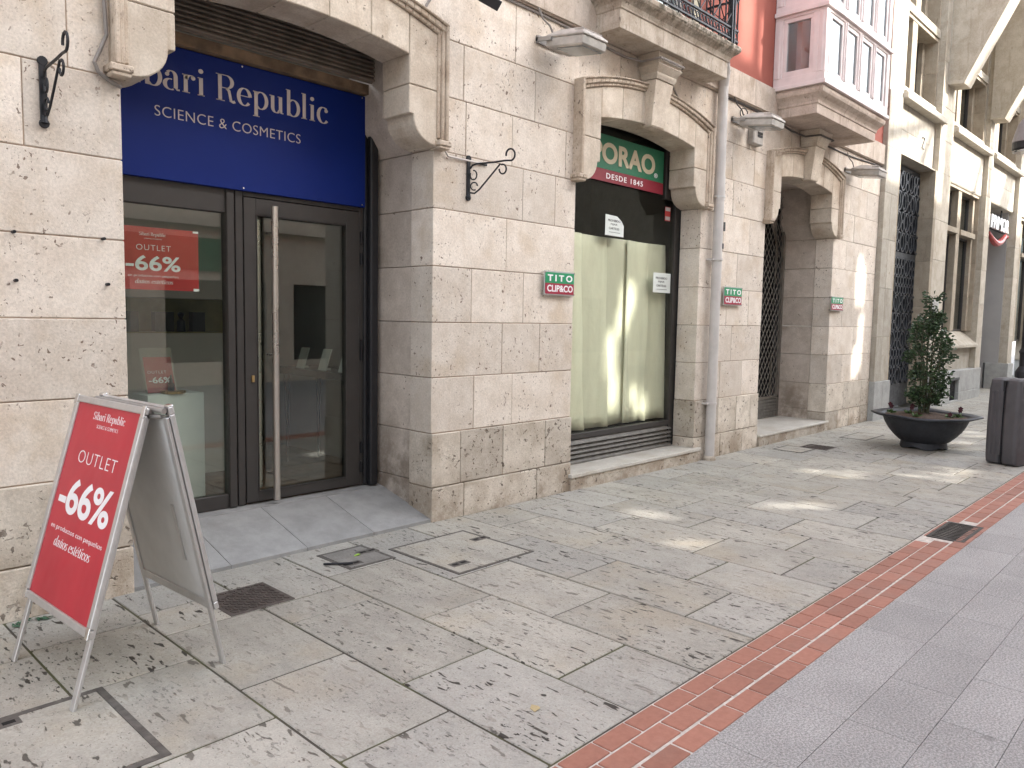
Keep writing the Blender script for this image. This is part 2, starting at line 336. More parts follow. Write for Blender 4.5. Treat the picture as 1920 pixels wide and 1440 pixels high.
# ------------------------------------------------------------------ mesh helpers
class MB:
    def __init__(s): s.v = []; s.f = []; s.t = []
    def add(s, vs, fs, tint=None):
        o = len(s.v); s.v += [tuple(v) for v in vs]; tt = random.random() if tint is None else tint
        for f in fs: s.f.append([i+o for i in f]); s.t.append(tt)
        return s
    def box(s, x0, x1, y0, y1, z0, z1, tint=None, mat=None):
        vs = [(x0, y0, z0), (x1, y0, z0), (x1, y1, z0), (x0, y1, z0), (x0, y0, z1), (x1, y0, z1), (x1, y1, z1), (x0, y1, z1)]
        if mat is not None: vs = [mat @ Vector(v) for v in vs]
        return s.add(vs, [(3, 2, 1, 0), (4, 5, 6, 7), (0, 1, 5, 4), (1, 2, 6, 5), (2, 3, 7, 6), (3, 0, 4, 7)], tint)
    def hexa(s, b, t, tint=None):   # bottom quad ccw, top quad ccw
        return s.add(list(b)+list(t), [(3, 2, 1, 0), (4, 5, 6, 7), (0, 1, 5, 4), (1, 2, 6, 5), (2, 3, 7, 6), (3, 0, 4, 7)], tint)
    def prism(s, poly, y0, y1, tint=None, f=None):   # poly in (x,z), extruded in y; f maps (x,y,z)
        n = len(poly); vs = [(x, y0, z) for x, z in poly]+[(x, y1, z) for x, z in poly]
        if f: vs = [f(*v) for v in vs]
        fs = [tuple(range(n)), tuple(range(2*n-1, n-1, -1))]+[(i, i+n, (i+1) % n+n, (i+1) % n) for i in range(n)]
        return s.add(vs, fs, tint)
    def tube(s, pts, r, n=6, tint=None, cap=True):
        pts = [Vector(p) for p in pts]; rs = r if isinstance(r, (list, tuple)) else [r]*len(pts)
        up = None; rings = []
        for i, p in enumerate(pts):
            d = (pts[min(i+1, len(pts)-1)]-pts[max(i-1, 0)]).normalized()
            if up is None:
                up = Vector((0, 0, 1)) if abs(d.z) < .9 else Vector((1, 0, 0))
            a = d.cross(up)
            if a.length < 1e-5: a = d.orthogonal()
            a.normalize(); b = a.cross(d).normalized(); up = b
            rings.append([p+rs[i]*(math.cos(2*math.pi*k/n)*a+math.sin(2*math.pi*k/n)*b) for k in range(n)])
        vs = [q for ring in rings for q in ring]; fs = []
        for i in range(len(pts)-1):
            for k in range(n): fs.append((i*n+k, i*n+(k+1) % n, (i+1)*n+(k+1) % n, (i+1)*n+k))
        if cap: fs += [tuple(range(n-1, -1, -1)), tuple((len(pts)-1)*n+k for k in range(n))]
        return s.add(vs, fs, tint)
    def lathe(s, prof, n=32, c=(0, 0, 0), tint=None, fz=None, cap=True):
        vs = []; fs = []
        for r, z in prof:
            for k in range(n):
                a = 2*math.pi*k/n; rr, zz = (r, z) if fz is None else fz(r, z, a)
                vs.append((c[0]+rr*math.cos(a), c[1]+rr*math.sin(a), c[2]+zz))
        for i in range(len(prof)-1):
            for k in range(n): fs.append((i*n+k, i*n+(k+1) % n, (i+1)*n+(k+1) % n, (i+1)*n+k))
        if cap: fs += [tuple(range(n-1, -1, -1)), tuple((len(prof)-1)*n+k for k in range(n))]
        return s.add(vs, fs, tint)
    def loft(s, loops, tint=None, cap=True):
        n = len(loops[0]); vs = [p for l in loops for p in l]; fs = []
        for i in range(len(loops)-1):
            for k in range(n): fs.append((i*n+k, i*n+(k+1) % n, (i+1)*n+(k+1) % n, (i+1)*n+k))
        if cap: fs += [tuple(range(n-1, -1, -1)), tuple((len(loops)-1)*n+k for k in range(n))]
        return s.add(vs, fs, tint)
    def build(s, name, mat, parent=None, loc=None, bevel=0, smooth=False, fixn=True, seg=1):
        me = bpy.data.meshes.new(name); me.from_pydata(s.v, [], s.f)
        if fixn:
            bm = bmesh.new(); bm.from_mesh(me); bmesh.ops.recalc_face_normals(bm, faces=bm.faces); bm.to_mesh(me); bm.free()
        a = me.attributes.new('tint', 'FLOAT', 'FACE'); a.data.foreach_set('value', s.t)
        me.materials.append(mat if not isinstance(mat, str) else M[mat])
        if smooth: me.polygons.foreach_set('use_smooth', [True]*len(me.polygons))
        me.update()
        o = bpy.data.objects.new(name, me); COL.objects.link(o)
        if parent is not None: o.parent = parent; 
        if loc is not None: o.location = loc
        if parent is not None and loc is None:      # geometry is written in world space
            p = parent; off = Vector((0, 0, 0))
            while p is not None: off += p.location; p = p.parent
            me.transform(Matrix.Translation(-off))
            o['world_offset'] = 0; del o['world_offset']
        if bevel:
            b = o.modifiers.new('bevel', 'BEVEL'); b.width = bevel; b.segments = seg; b.limit_method = 'ANGLE'; b.angle_limit = math.radians(40)
            b.harden_normals = False
        if smooth and bevel == 0:
            pass
        return o
def tag(o, label=None, cat=None, group=None, kind=None):
    if label: o['label'] = label
    if cat: o['category'] = cat
    if group: o['group'] = group
    if kind: o['kind'] = kind
    return o
def empty(name, loc, label, cat, group=None):
    o = bpy.data.objects.new(name, None); o.empty_display_size = .2; o.location = loc; COL.objects.link(o)
    return tag(o, label, cat, group)
def copy_tree(o, parent=None):
    c = o.copy(); COL.objects.link(c); c.parent = parent
    for ch in list(o.children): copy_tree(ch, c)
    return c

# ---- lettering
def font_geo(txt, offset=0.0, spacing=1.0, shear=0.0):
    cu = bpy.data.curves.new('txt', 'FONT'); cu.body = txt; cu.size = 1; cu.offset = offset; cu.space_character = spacing; cu.shear = shear
    cu.resolution_u = 5; cu.extrude = .5
    ob = bpy.data.objects.new('txt', cu); COL.objects.link(ob)
    dg = bpy.context.evaluated_depsgraph_get(); dg.update()
    me = bpy.data.meshes.new_from_object(ob.evaluated_get(dg))
    vs = [v.co.copy() for v in me.vertices]; fs = [tuple(p.vertices) for p in me.polygons]
    bpy.data.objects.remove(ob); bpy.data.curves.remove(cu); bpy.data.meshes.remove(me)
    return vs, fs
def lay(mb, geo, O, U, V, box, depth=.002, Nn=None):
    """fit lettering geometry into box (u0,u1,v0,v1) of the plane O + u*U + v*V"""
    vs, fs = geo; O = Vector(O); U = Vector(U); V = Vector(V)
    N = (U.cross(V)).normalized() if Nn is None else Vector(Nn)
    x0 = min(v.x for v in vs); x1 = max(v.x for v in vs); y0 = min(v.y for v in vs); y1 = max(v.y for v in vs)
    u0, u1, v0, v1 = box; out = []
    for v in vs:
        u = u0+(v.x-x0)/(x1-x0)*(u1-u0); w = v0+(v.y-y0)/(y1-y0)*(v1-v0)
        out.append(O+U*u+V*w+N*(depth if v.z > 0 else 0))
    mb.add(out, fs)
def el(cx, cy, rx, ry, a0, a1, n=22):
    return [(cx+rx*math.cos(math.radians(a0+(a1-a0)*i/n)), cy+ry*math.sin(math.radians(a0+(a1-a0)*i/n))) for i in range(n+1)]
TH, TN = .135, .030
def glyph(ch):
    """didone style letter: list of (polyline, fixed width or None) plus discs; returns strokes, discs, advance"""
    V = lambda x, y0, y1: ([(x, y0), (x, y1)], TH)
    H = lambda x0, x1, y: ([(x0, y), (x1, y)], TN)
    X = .66; d = []
    if ch == 'S':
        p = el(.30, .755, .20, .215, 25, 270, 20); q = el(.30, .27, .23, .255, 90, -160, 20)
        mid = [(.30-.02, .54)]
        st = [(el(.29, .74, .21, .245, 30, 215, 18)+[(.22, .55), (.40, .44)]+el(.28, .265, .235, .25, 35, -150, 18), None), ([(.475, .99), (.475, .74)], TN), ([(.05, .02), (.05, .28)], TN)]; a = .62
    elif ch == 'R':
        st = [V(.17, 0, 1), H(.03, .34, .012), H(.03, .42, .985), (el(.40, .745, .22, .24, 90, -90), None), H(.2, .42, .505), ([(.42, .5), (.50, .42), (.54, .22), (.57, .05), (.66, .02), (.72, .06)], .105)]; a = .76
    elif ch == 'i': st = [V(.15, 0, X), H(.03, .27, .012), H(.04, .15, X-.012)]; d = [(.15, .90, .085)]; a = .32
    elif ch == 'l': st = [V(.15, 0, 1.04), H(.03, .27, .012), H(.04, .15, 1.03)]; a = .32
    elif ch == 'b': st = [V(.14, 0, 1.04), H(.03, .14, 1.03), (el(.33, .33, .225, .33, 130, -130), None)]; a = .62
    elif ch == 'd': st = [V(.47, .02, 1.04), H(.36, .47, 1.03), H(.47, .58, .012), (el(.29, .33, .225, .33, 50, 310), None)]; a = .62
    elif ch == 'p': st = [V(.15, -.32, X), H(.03, .28, -.31), H(.04, .15, X-.012), (el(.34, .33, .225, .33, 130, -130), None)]; a = .63
    elif ch == 'a': st = [V(.42, .06, .46), (el(.27, .46, .15, .2, 0, 140), None), (el(.25, .175, .19, .19, 75, 300), None), ([(.42, .08), (.47, .01), (.55, .02)], .06)]; d = [(.14, .52, .07)]; a = .58
    elif ch == 'r': st = [V(.15, 0, X), H(.03, .29, .012), H(.04, .15, X-.012), (el(.33, .44, .16, .21, 165, 60), None)]; d = [(.41, .57, .075)]; a = .50
    elif ch == 'e': st = [(el(.29, .33, .22, .33, 5, 320, 26), None), H(.1, .5, .36)]; a = .56
    elif ch == 'c': st = [(el(.29, .33, .22, .33, 50, 320, 26), None)]; d = [(.42, .53, .075)]; a = .54
    elif ch == 'o': st = [(el(.29, .33, .225, .33, 0, 360, 30), None)]; a = .58
    elif ch == 'u': st = [V(.15, .2, X), V(.47, .02, X), H(.03, .15, X-.012), H(.36, .47, X-.012), H(.47, .59, .012), (el(.30, .2, .15, .2, 180, 330), None)]; a = .64
    elif ch == 'n': st = [V(.15, 0, X), V(.47, 0, .45), H(.03, .27, .012), H(.36, .58, .012), H(.04, .15, X-.012), (el(.31, .44, .16, .22, 150, 0), None)]; a = .64
    elif ch == 's': st = [(el(.22, .49, .14, .16, 30, 215, 14)+[(.2, .37), (.28, .30)]+el(.22, .17, .155, .16, 35, -150, 14), None)]; a = .44
    elif ch == 't': st = [V(.18, .12, .86), H(.04, .34, X-.012), (el(.28, .13, .10, .13, 180, 330), None)]; a = .40
    else: st = []; a = .28
    return st, d, a
def didone(txt, slant=0.0):
    vs = []; fs = []; x = 0
    def quad(poly):
        o = len(vs); n = len(poly)
        for z in (-.5, .5):
            for px, py in poly: vs.append(Vector((px+slant*py, py, z)))
        fs.append(tuple(range(o+n, o+2*n))); fs.append(tuple(range(o+n-1, o-1, -1)))
        for i in range(n): fs.append((o+i, o+(i+1) % n, o+(i+1) % n+n, o+i+n))
    for ch in txt:
        acc = None
        if ch == 'ñ': acc = 'tilde'; ch = 'n'
        if ch == 'é': acc = 'acute'; ch = 'e'
        st, ds, adv = glyph(ch)
        if acc == 'tilde': st = st+[([(.17, .80), (.26, .86), (.36, .80), (.45, .86)], .05)]
        if acc == 'acute': st = st+[([(.27, .76), (.40, .95)], .06)]
        for pl, w in st:
            L = []
            for i in range(len(pl)):
                p0 = Vector(pl[max(i-1, 0)]); p1 = Vector(pl[min(i+1, len(pl)-1)]); t = (p1-p0).normalized()
                ww = w if w else TN+(TH-TN)*abs(t.y)**1.6
                nrm = Vector((-t.y, t.x))*ww/2; L.append((Vector(pl[i])+nrm, Vector(pl[i])-nrm))
            for i in range(len(L)-1):
                quad([(x+q.x, q.y) for q in (L[i][1], L[i+1][1], L[i+1][0], L[i][0])])
        for cx, cy, r in ds: quad([(x+cx+r*math.cos(k*math.pi/7), cy+r*math.sin(k*math.pi/7)) for k in range(14)])
        x += adv+.03
    return vs, fs
# ================================================================== SETTING: ground, paving, road
FY = 4.51                                   # facade plane of the near building
g = MB(); g.box(-60, 120, -60, 60, -.6, -.012, .5); tag(g.build('ground', 'ground'), kind='structure')
j = MB(); j.box(-12, 40, 1.70, 5.6, -.010, -.005, .5); tag(j.build('paving_joints', 'joint'), kind='structure')
pv = MB()
xs = [-.06+.5195*k for k in range(-18, 3)]
xs = [1.497-.52*k for k in range(24, 0, -1)]+[1.497, 2.025, 2.552, 3.070, 3.602, 4.130, 4.655, 5.195, 5.655, 6.150, 6.670, 7.180, 7.680]
while xs[-1] < 39: xs.append(xs[-1]+.515)
# columns are named by their left joint; the cuts of a column come from the joints seen on both sides of it
cols = {0.977: [2.69, 3.43, 4.03], 1.497: [2.25, 3.0, 3.775, 4.13], 2.025: [2.562, 3.485, 3.775], 2.552: [2.12, 3.062, 3.97], 3.070: [2.605, 3.43],
        3.602: [2.108, 2.94, 3.75], 4.130: [2.41, 3.262, 4.05], 4.655: [2.047, 2.685, 3.545, 4.25], 5.195: [2.26, 3.05, 3.9],
        5.655: [2.52, 3.44, 4.2], 6.150: [2.12, 3.06, 3.95], 6.670: [2.43, 3.30, 4.15], 7.180: [2.155, 2.83, 3.72]}
for i in range(len(xs)-1):
    a, b = xs[i], xs[i+1]
    cut = None
    for k, v in cols.items():
        if abs(k-a) < .02: cut = v
    if cut is None:
        cut = []; y = 1.70+random.uniform(.2, .55)
        while y < 4.3: cut.append(y); y += random.uniform(.55, .95)
    ys = [1.702]+cut+[5.0 if a > 13.2 or a < -3.2 else (4.60 if (a < 3.83 and b > 1.62) else 4.486)]
    for q in range(len(ys)-1):
        gp = .0058; z = random.uniform(-.0012, .0012)
        pv.box(a+gp, b-gp, ys[q]+gp, ys[q+1]-gp, -.03, z)
tag(pv.build('stone_paving', 'paving', bevel=.004), kind='structure')
# red brick strip
bj = MB(); bj.box(-12, 40, 1.383, 1.699, -.02, -.004, .5); tag(bj.build('brick_strip_mortar', 'mortar_light'), kind='structure')
br = MB()
L = .2065
for row, (y0, y1, ph) in enumerate(((1.599, 1.693, .045), (1.490, 1.592, -.055), (1.384, 1.478, .052))):
    k = -58
    while k*L < 38:
        x0 = 2.615+ph+k*L
        if not (x0+L > 6.36 and x0 < 6.95 and row < 3 and (y0 > 1.42)):
            jx = random.uniform(-.002, .002)
            br.box(x0+.0055+jx, x0+L-.0055+jx, y0+random.uniform(0, .002), y1-random.uniform(0, .002), -.03, .001+random.uniform(-.0015, .0015))
        k += 1
for k in range(3): br.box(6.37+k*.195, 6.37+k*.195+.188, 1.672, 1.690, -.03, .001)
tag(br.build('brick_strip', 'brick', bevel=.003), kind='structure')
# granite roadway
gr = MB()
rows = [1.381, 1.3815, 1.066, .795, .553, .28, .02, -.25, -.52, -.79, -1.06, -1.33, -1.6, -1.9, -2.2, -2.5]
rows = rows[1:]
for r in range(len(rows)-1):
    y1, y0 = rows[r], rows[r+1]
    x = -12+[.0, .0, .265, .0, .26, .1, .3, .05, .2, .3, .1, .2, 0, .2, 0][r] + (3.12+12) % .525 + 0.01
    while x < 40:
        gr.box(x+.0013, x+.525-.0013, y0+.0013, y1-.0013, -.03, random.uniform(-.0006, .0006)); x += .525
tag(gr.build('granite_roadway', 'granite'), kind='structure')
gj = MB(); gj.box(-12, 40, -6, 1.381, -.02, -.006, .5); tag(gj.build('roadway_bed', 'ground'), kind='structure')
fp = MB(); fp.box(-60, 120, -6.2, -2.5, -.03, .0, .5); tag(fp.build('far_pavement', 'ramp'), kind='structure')

# ================================================================== NEAR BUILDING
B = empty('stone_building', (2.725, FY, 0), 'pale pinkish limestone shop building with arched openings and red stucco upper storey', 'building')
ZS = [.695, 1.128, 1.555, 1.985, 2.418, 2.85, 3.26, 3.68, 4.165]
C1, C2, C3 = 2.725, 6.63, 10.42
HW = 1.105
wall = MB(); plinth = MB(); mort = MB(); rev = MB()
def block(mb, x0, x1, z0, z1, y0=FY, y1=4.77, g=.0028):
    mb.box(x0+g, x1-g, y0+random.uniform(-.003, .002), y1, z0+g, z1-g)
def pier(x0, x1, cuts, pl_low, pl_up, zmax=5):
    plinth = MB()
    for k in range(len(ZS)-1):
        z0, z1 = ZS[k], ZS[k+1]
        if k < 5: a, b = x0, x1
        else: a, b = x0-.01, x1+.01
        if k >= 5: a, b = (x0-.0, x1+.0)
        c = [a]+[q for q in cuts.get(k, []) if a+.15 < q < b-.15]+[b]
        for i in range(len(c)-1): block(wall, c[i], c[i+1], z0, z1)
    c = [x0]+pl_up+[x1]
    for i in range(len(c)-1): block(plinth, c[i]-(.004 if i == 0 else 0), c[i+1]+(.004 if i == len(c)-2 else 0), .27+random.uniform(-.01, .01)*0, .695, FY-.014, 4.775, .0035)
    c = [x0]+pl_low+[x1]
    for i in range(len(c)-1): block(plinth, c[i]-(.004 if i == 0 else 0), c[i+1]+(.004 if i == len(c)-2 else 0), -.02, .27, FY-.014-random.uniform(0, .006), 4.775, .004)
    plinth.build('plinth', 'plinth', B, bevel=.007, seg=2)
    mort.box(x0+.012, x1-.012, FY+.0045, 4.762, -.02, 4.16, .5)
pier(-3.2, C1-HW, {0: [.1], 1: [-.6], 2: [.2], 3: [-.3], 4: [1.15], 5: [1.36], 6: [.9], 7: [.4]}, [-.8, .35, 1.2], [-1.2, .6])
pier(C1+HW, C2-HW, {0: [4.28, 4.73], 1: [4.60, 5.07], 2: [4.24, 4.85], 3: [4.63], 4: [4.82, 5.24], 5: [4.16, 4.68, 5.37], 6: [4.13, 4.95], 7: [4.70]}, [4.17, 5.05], [4.13, 4.62, 5.16])
pier(C2+HW, C3-HW, {0: [8.3, 8.85], 1: [8.55], 2: [8.4, 8.95], 3: [8.62], 4: [8.25, 8.9], 5: [8.45], 6: [8.4, 8.95], 7: [8.5, 8.8]}, [8.35, 8.9], [8.28, 8.72, 9.1])
pier(C3+HW, 13.33, {0: [12.1, 12.85], 1: [12.5], 2: [12.0, 12.75], 3: [12.4], 4: [12.05, 12.7], 5: [12.3], 6: [12.1, 12.8], 7: [12.5]}, [12.0, 12.45, 12.9], [12.2, 12.95])
def arc(c, dx, dz0, w, crown):        # circle through (-w,dz0),(0,crown),(w,dz0)
    s = crown-dz0; R = (w*w+s*s)/(2*s)
    return crown-R+math.sqrt(max(R*R-dx*dx, 0))
intr = lambda dx: arc(0, dx, 3.455, .83, 3.53)
extr = lambda dx: arc(0, dx, 3.655, 1.10, 3.835)
hood = lambda dx: arc(0, dx, 3.735, 1.16, 3.905)
def arange(a, b, n): return [a+(b-a)*i/n for i in range(n+1)]
def surround(c, name):
    mb = MB(); md = MB(); Y0, Y1 = 4.452, 4.77
    def pr(poly): mb.prism([(c+x, z) for x, z in poly], Y0+random.uniform(0, .003), Y1)
    for s in (-1, 1):
        low = [(1.10, 2.852), (1.075, 2.852)]+[(1.075-.205*math.sin(a), 2.862+.185*(1-math.cos(a))) for a in arange(0.05, math.pi/2, 8)]+[(.86, 3.050), (.83, 3.052), (.83, 3.252), (1.10, 3.252)]
        pr([(s*x, z) for x, z in low])
        pr([(s*x, z) for x, z in [(.83, 3.256), (.83, 3.452), (.832, extr(.832)), (1.10, extr(1.10)), (1.10, 3.256)]])
    e = [-.828, -.50, -.17, .17, .50, .828]
    for i in range(5):
        a, b = e[i]+.0015, e[i+1]-.0015; q = arange(a, b, 6)
        pr([(x, intr(x)) for x in q]+[(x, extr(x)) for x in reversed(q)])
    # hood mould: two fillets and a roll, then down both sides
    q = arange(-1.16, 1.16, 36)
    for (f0, f1, y0) in ((.0, .35, 4.432), (.35, .8, 4.412), (.8, 1.0, 4.396)):
        for i in range(len(q)-1):
            p = []
            for x, f in ((q[i], f0), (q[i+1], f0), (q[i+1], f1), (q[i], f1)): p.append((c+x, extr(x)*(1-f)+hood(x)*f))
            md.prism(p, y0, 4.53, .5)
    for s in (-1, 1):
        for (a, b, y0, zb) in ((1.085, 1.112, 4.437, 2.915), (1.112, 1.140, 4.418, 2.905), (1.140, 1.166, 4.400, 2.90)):
            x0, x1 = sorted((c+s*a, c+s*b)); md.box(x0, x1, y0, 4.53, zb, hood(1.15)-.01*(1.17-a)*8, .4)
        x0, x1 = sorted((c+s*1.075, c+s*1.195)); md.box(x0, x1, 4.400, 4.53, 2.862, 2.90, .3)
        x0, x1 = sorted((c+s*1.085, c+s*1.185)); md.box(x0, x1, 4.41, 4.53, 2.838, 2.862, .3)
    o = mb.build('arch_surround', 'surround', B, bevel=.006)
    md.build('hood_mould', 'mould', o, bevel=.006)
    # stones between hood and string course
    e2 = [-1.16, -.80, -.48, -.2, .2, .48, .80, 1.16]
    for i in range(len(e2)-1):
        a, b = e2[i]+.0015, e2[i+1]-.0015; qq = arange(a, b, 6)
        wall.prism([(c+x, hood(x)-.03) for x in qq]+[(c+b, 4.163), (c+a, 4.163)], FY+random.uniform(-.001, .001), 4.77)
    mort.box(c-1.16, c+1.16, FY+.03, 4.76, 3.92, 4.16, .5)
    return o
for c in (C1, C2, C3): surround(c, '')
# inner reveals (behind the first band) of the shop door and of the entrance
for c, top in ((C1, 3.92), (C3, 3.60)):
    rev = MB()
    for s in (-1, 1):
        xa = c+s*(HW+.012)
        zz = [-.02, .30, .695, 1.128, 1.555, 1.985, 2.418, 2.85]
        for i in range(len(zz)-1):
            x0, x1 = sorted((xa, xa+s*.5)); rev.box(x0, x1, 4.775, 5.40, zz[i]+.002, zz[i+1]-.002)
        rev.prism([(xa, 2.852), (c+s*.965, 3.06), (c+s*.965, top), (xa+s*.5, top), (xa+s*.5, 2.852)], 4.775, 5.40)
    rev.box(c-1.5, c+1.5, 4.775, 5.40, top+.002, 4.12)
    rev.build('inner_reveal', 'reveal', B, bevel=.004)
wall.build('wall', 'wall', B, bevel=.005, seg=2); mort.build('mortar', 'mortar_wall', B)
# string course and red upper wall
sc = MB()
for a in range(-3, 14): sc.box(max(a*1.0-.2, -3.2)+.0015, min(a+.8, 13.33)-.0015, 4.462, 4.9, 4.178, 4.487)
sc.box(-3.2, 13.33, 4.478, 4.9, 4.166, 4.178, .3)
sc.build('string_course', 'band', B, bevel=.004)
up = MB(); up.box(-3.2, 5.85, 4.51, 4.9, 4.4875, 9, .5); up.box(7.35, 13.33, 4.51, 4.9, 4.4875, 9, .5); up.box(5.85, 7.35, 4.51, 4.9, 6.9, 9, .5)
up.build('upper_wall', 'stucco', B)
# keystone brackets under balcony and bay
def keystone(c, top, yf, dx=0):
    k = MB(); c += dx
    def rect(z, w, y): return [(c-w, y, z), (c+w, y, z), (c+w, 4.50, z), (c-w, 4.50, z)]
    k.loft([rect(3.50, .105, yf+.10), rect(3.515, .115, yf+.085), rect(3.93, .155, yf+.02)])
    k.loft([rect(3.935, .160, yf+.012), rect(3.965, .170, yf-.0), rect(3.985, .176, yf-.004), rect(3.99, .168, yf), rect(4.02, .19, yf-.02), rect(4.06, .215, yf-.045), rect(4.065, .205, yf-.035), rect(top, .215, yf-.045)])
    k.build('keystone', 'surround', B, bevel=.006)
keystone(C2, 4.168, 4.30); keystone(C3, 4.138, 4.28, -.03)
# --- balcony
bl = MB()
def tier(z, x0, x1, y): return [(x0, y, z), (x1, y, z), (x1, 4.52, z), (x0, 4.52, z)]
bx0, bx1, by = 5.70, 7.63, 4.20
T = [(4.17, .0), (4.335, .0), (4.337, .012), (4.35, .014), (4.362, .02), (4.385, .03), (4.405, .05), (4.43, .085), (4.45, .10), (4.48, .104), (4.498, .095), (4.505, .07)]
bl.loft([tier(z, bx0-o, bx1+o, by-o) for z, o in T])
bal = bl.build('balcony_slab', 'slab_lichen', B, bevel=.004)
rl = MB(); ry = 4.135; rx0, rx1 = 5.64, 7.69
def rail(p, q, r=.011): rl.tube([p, q], r, 6)
for z in (4.545, 4.655, 4.98, 5.46):
    rl.box(rx0-.012, rx1+.012, ry-.012, ry+.012, z-.009, z+.009); 
    for x in (rx0, rx1): rl.box(x-.012, x+.012, ry, 4.51, z-.009, z+.009)
for z in (4.665, 5.0):
    pass
x = rx0; k = 0
while x < rx1+.01:
    rail((x, ry, 4.50), (x, ry, 5.48), .009); x += .128; k += 1
for k in range(8):
    a = rx0+k*.256; b = a+.256
    rail((a, ry-.004, 4.66), (b, ry-.004, 4.98), .006); rail((b, ry-.004, 4.66), (a, ry-.004, 4.98), .006)
    rail((a, ry-.004, 5.46), (b, ry-.004, 4.98), .006); rail((b, ry-.004, 5.46), (a, ry-.004, 4.98), .006)
for k in range(16):
    cx = rx0+.064+k*.128
    for s in (-1, 1):
        rl.tube([(cx+s*.03+.026*math.cos(t), ry, 4.60+.030*math.sin(t)) for t in arange(0, 5.2, 9)], .007, 5)
for x in (rx0, rx1):
    for k in range(3):
        yy = ry+.11*(k+1); rail((x, yy, 4.50), (x, yy, 5.48), .009)
    rail((x, ry, 4.66), (x, 4.5, 4.98), .006); rail((x, ry, 4.98), (x, 4.5, 4.66), .006)
for cx in (rx1-.10,):
    rl.box(cx-.05, cx-.03, ry-.02, ry+.02, 4.50, 5.5); rl.box(cx+.0, cx+.02, ry-.02, ry+.02, 4.50, 5.5)
rl.build('railing', 'bluegrey_iron', bal)
bd = MB(); bd.box(5.85, 5.95, 4.60, 4.72, 4.4875, 6.9); bd.box(7.25, 7.35, 4.60, 4.72, 4.4875, 6.9); bd.box(6.55, 6.65, 4.60, 4.70, 4.4875, 6.9); bd.box(5.95, 7.25, 4.60, 4.70, 4.4875, 4.75)
bd.box(5.95, 7.25, 4.60, 4.7, 6.8, 6.9)
bdo = bd.build('balcony_door', 'white_paint', B, bevel=.006)
bp = MB(); bp.box(5.95, 7.25, 4.64, 4.65, 4.75, 6.8); bp.build('pane', 'glass_bay', bdo)
bs = MB(); bs.box(7.36, 7.52, 4.485, 4.511, 4.4875, 7.0); bs.build('door_surround', 'cream_paint', B, bevel=.006); bs = MB(); bs.box(5.68, 5.84, 4.485, 4.511, 4.4875, 7.0); bs.build('door_surround', 'cream_paint', B, bevel=.006)
bc = MB(); bc.box(5.9, 7.3, 4.8, 4.82, 4.5, 6.9); bc.build('curtain', 'cream_paint', B)
# --- bay window
sl_ = MB()
T = [(4.14, 0.0, .0), (4.255, 0, 0), (4.257, .012, .012), (4.285, .015, .015), (4.30, .022, .022), (4.325, .035, .04), (4.35, .055, .07), (4.37, .075, .09), (4.40, .085, .10), (4.425, .085, .10), (4.43, .07, .085), (4.452, .07, .085)]
sl_.loft([tier(z, 9.42-o, 11.42+o, 3.97-p) for z, o, p in T])
sl_.build('bay_slab', 'bay_slab', B, bevel=.004)
bw = MB(); X0, X1, YF = 9.33, 11.53, 3.865
def ringbox(z0, z1, o): # hollow three-sided strip
    bw.box(X0-o, X1+o, YF-o, YF+.09, z0, z1); bw.box(X0-o, X0+.09, YF+.09, 4.505, z0, z1); bw.box(X1-.09, X1+o, YF+.09, 4.505, z0, z1)
ringbox(4.454, 4.500, .022); ringbox(4.500, 4.60, .0); ringbox(5.30, 5.335, .0); ringbox(5.335, 5.385, .035); ringbox(5.385, 5.46, 0); ringbox(6.3, 6.5, .02)
for z0, z1 in ((4.60, 5.30), (5.46, 6.3)):
    fx = [X0, X0+.10, 9.80, 9.87, 10.36, 10.46, 10.92, 10.99, X1-.10, X1]
    bw.box(X0, X0+.10, YF, YF+.10, z0, z1); bw.box(X1-.10, X1, YF, YF+.10, z0, z1)
    n = 4; w = (X1-X0-.2)/n
    for k in range(n+1):
        cx = X0+.10+k*w; hw = .045 if k in (0, 4) else (.05 if k == 2 else .038)
        if k not in (0, 4): bw.box(cx-hw, cx+hw, YF-.006, YF+.07, z0, z1); bw.box(cx-.012, cx+.012, YF-.02, YF-.006, z0, z1)
    for k in range(n):
        a, b = X0+.10+k*w+.04, X0+.10+(k+1)*w-.04
        bw.box(a, a+.045, YF+.012, YF+.06, z0, z1); bw.box(b-.045, b, YF+.012, YF+.06, z0, z1); bw.box(a+.045, b-.045, YF+.012, YF+.06, z0, z0+.05); bw.box(a+.045, b-.045, YF+.012, YF+.06, z1-.05, z1)
    for xs_, xe in ((X0, X0+.08), (X1-.08, X1)):
        bw.box(xs_, xe, YF+.10, YF+.16, z0, z1); bw.box(xs_, xe, 4.40, 4.505, z0, z1); bw.box(xs_+.012, xe-.012, YF+.16, 4.40, z0, z0+.07); bw.box(xs_+.012, xe-.012, YF+.16, 4.40, z1-.05, z1)
        bw.box(xs_+.012, xe-.012, YF+.16, YF+.20, z0+.07, z1-.05); bw.box(xs_+.012, xe-.012, 4.35, 4.40, z0+.07, z1-.05)
        bw.box(xs_-.008 if xs_ == X0 else xe, xs_ if xs_ == X0 else xe+.008, YF+.03, YF+.07, z0, z1); bw.box(xs_-.008 if xs_ == X0 else xe, xs_ if xs_ == X0 else xe+.008, 4.43, 4.47, z0, z1)
bay = bw.build('bay_window', 'pink_paint', B, bevel=.004)
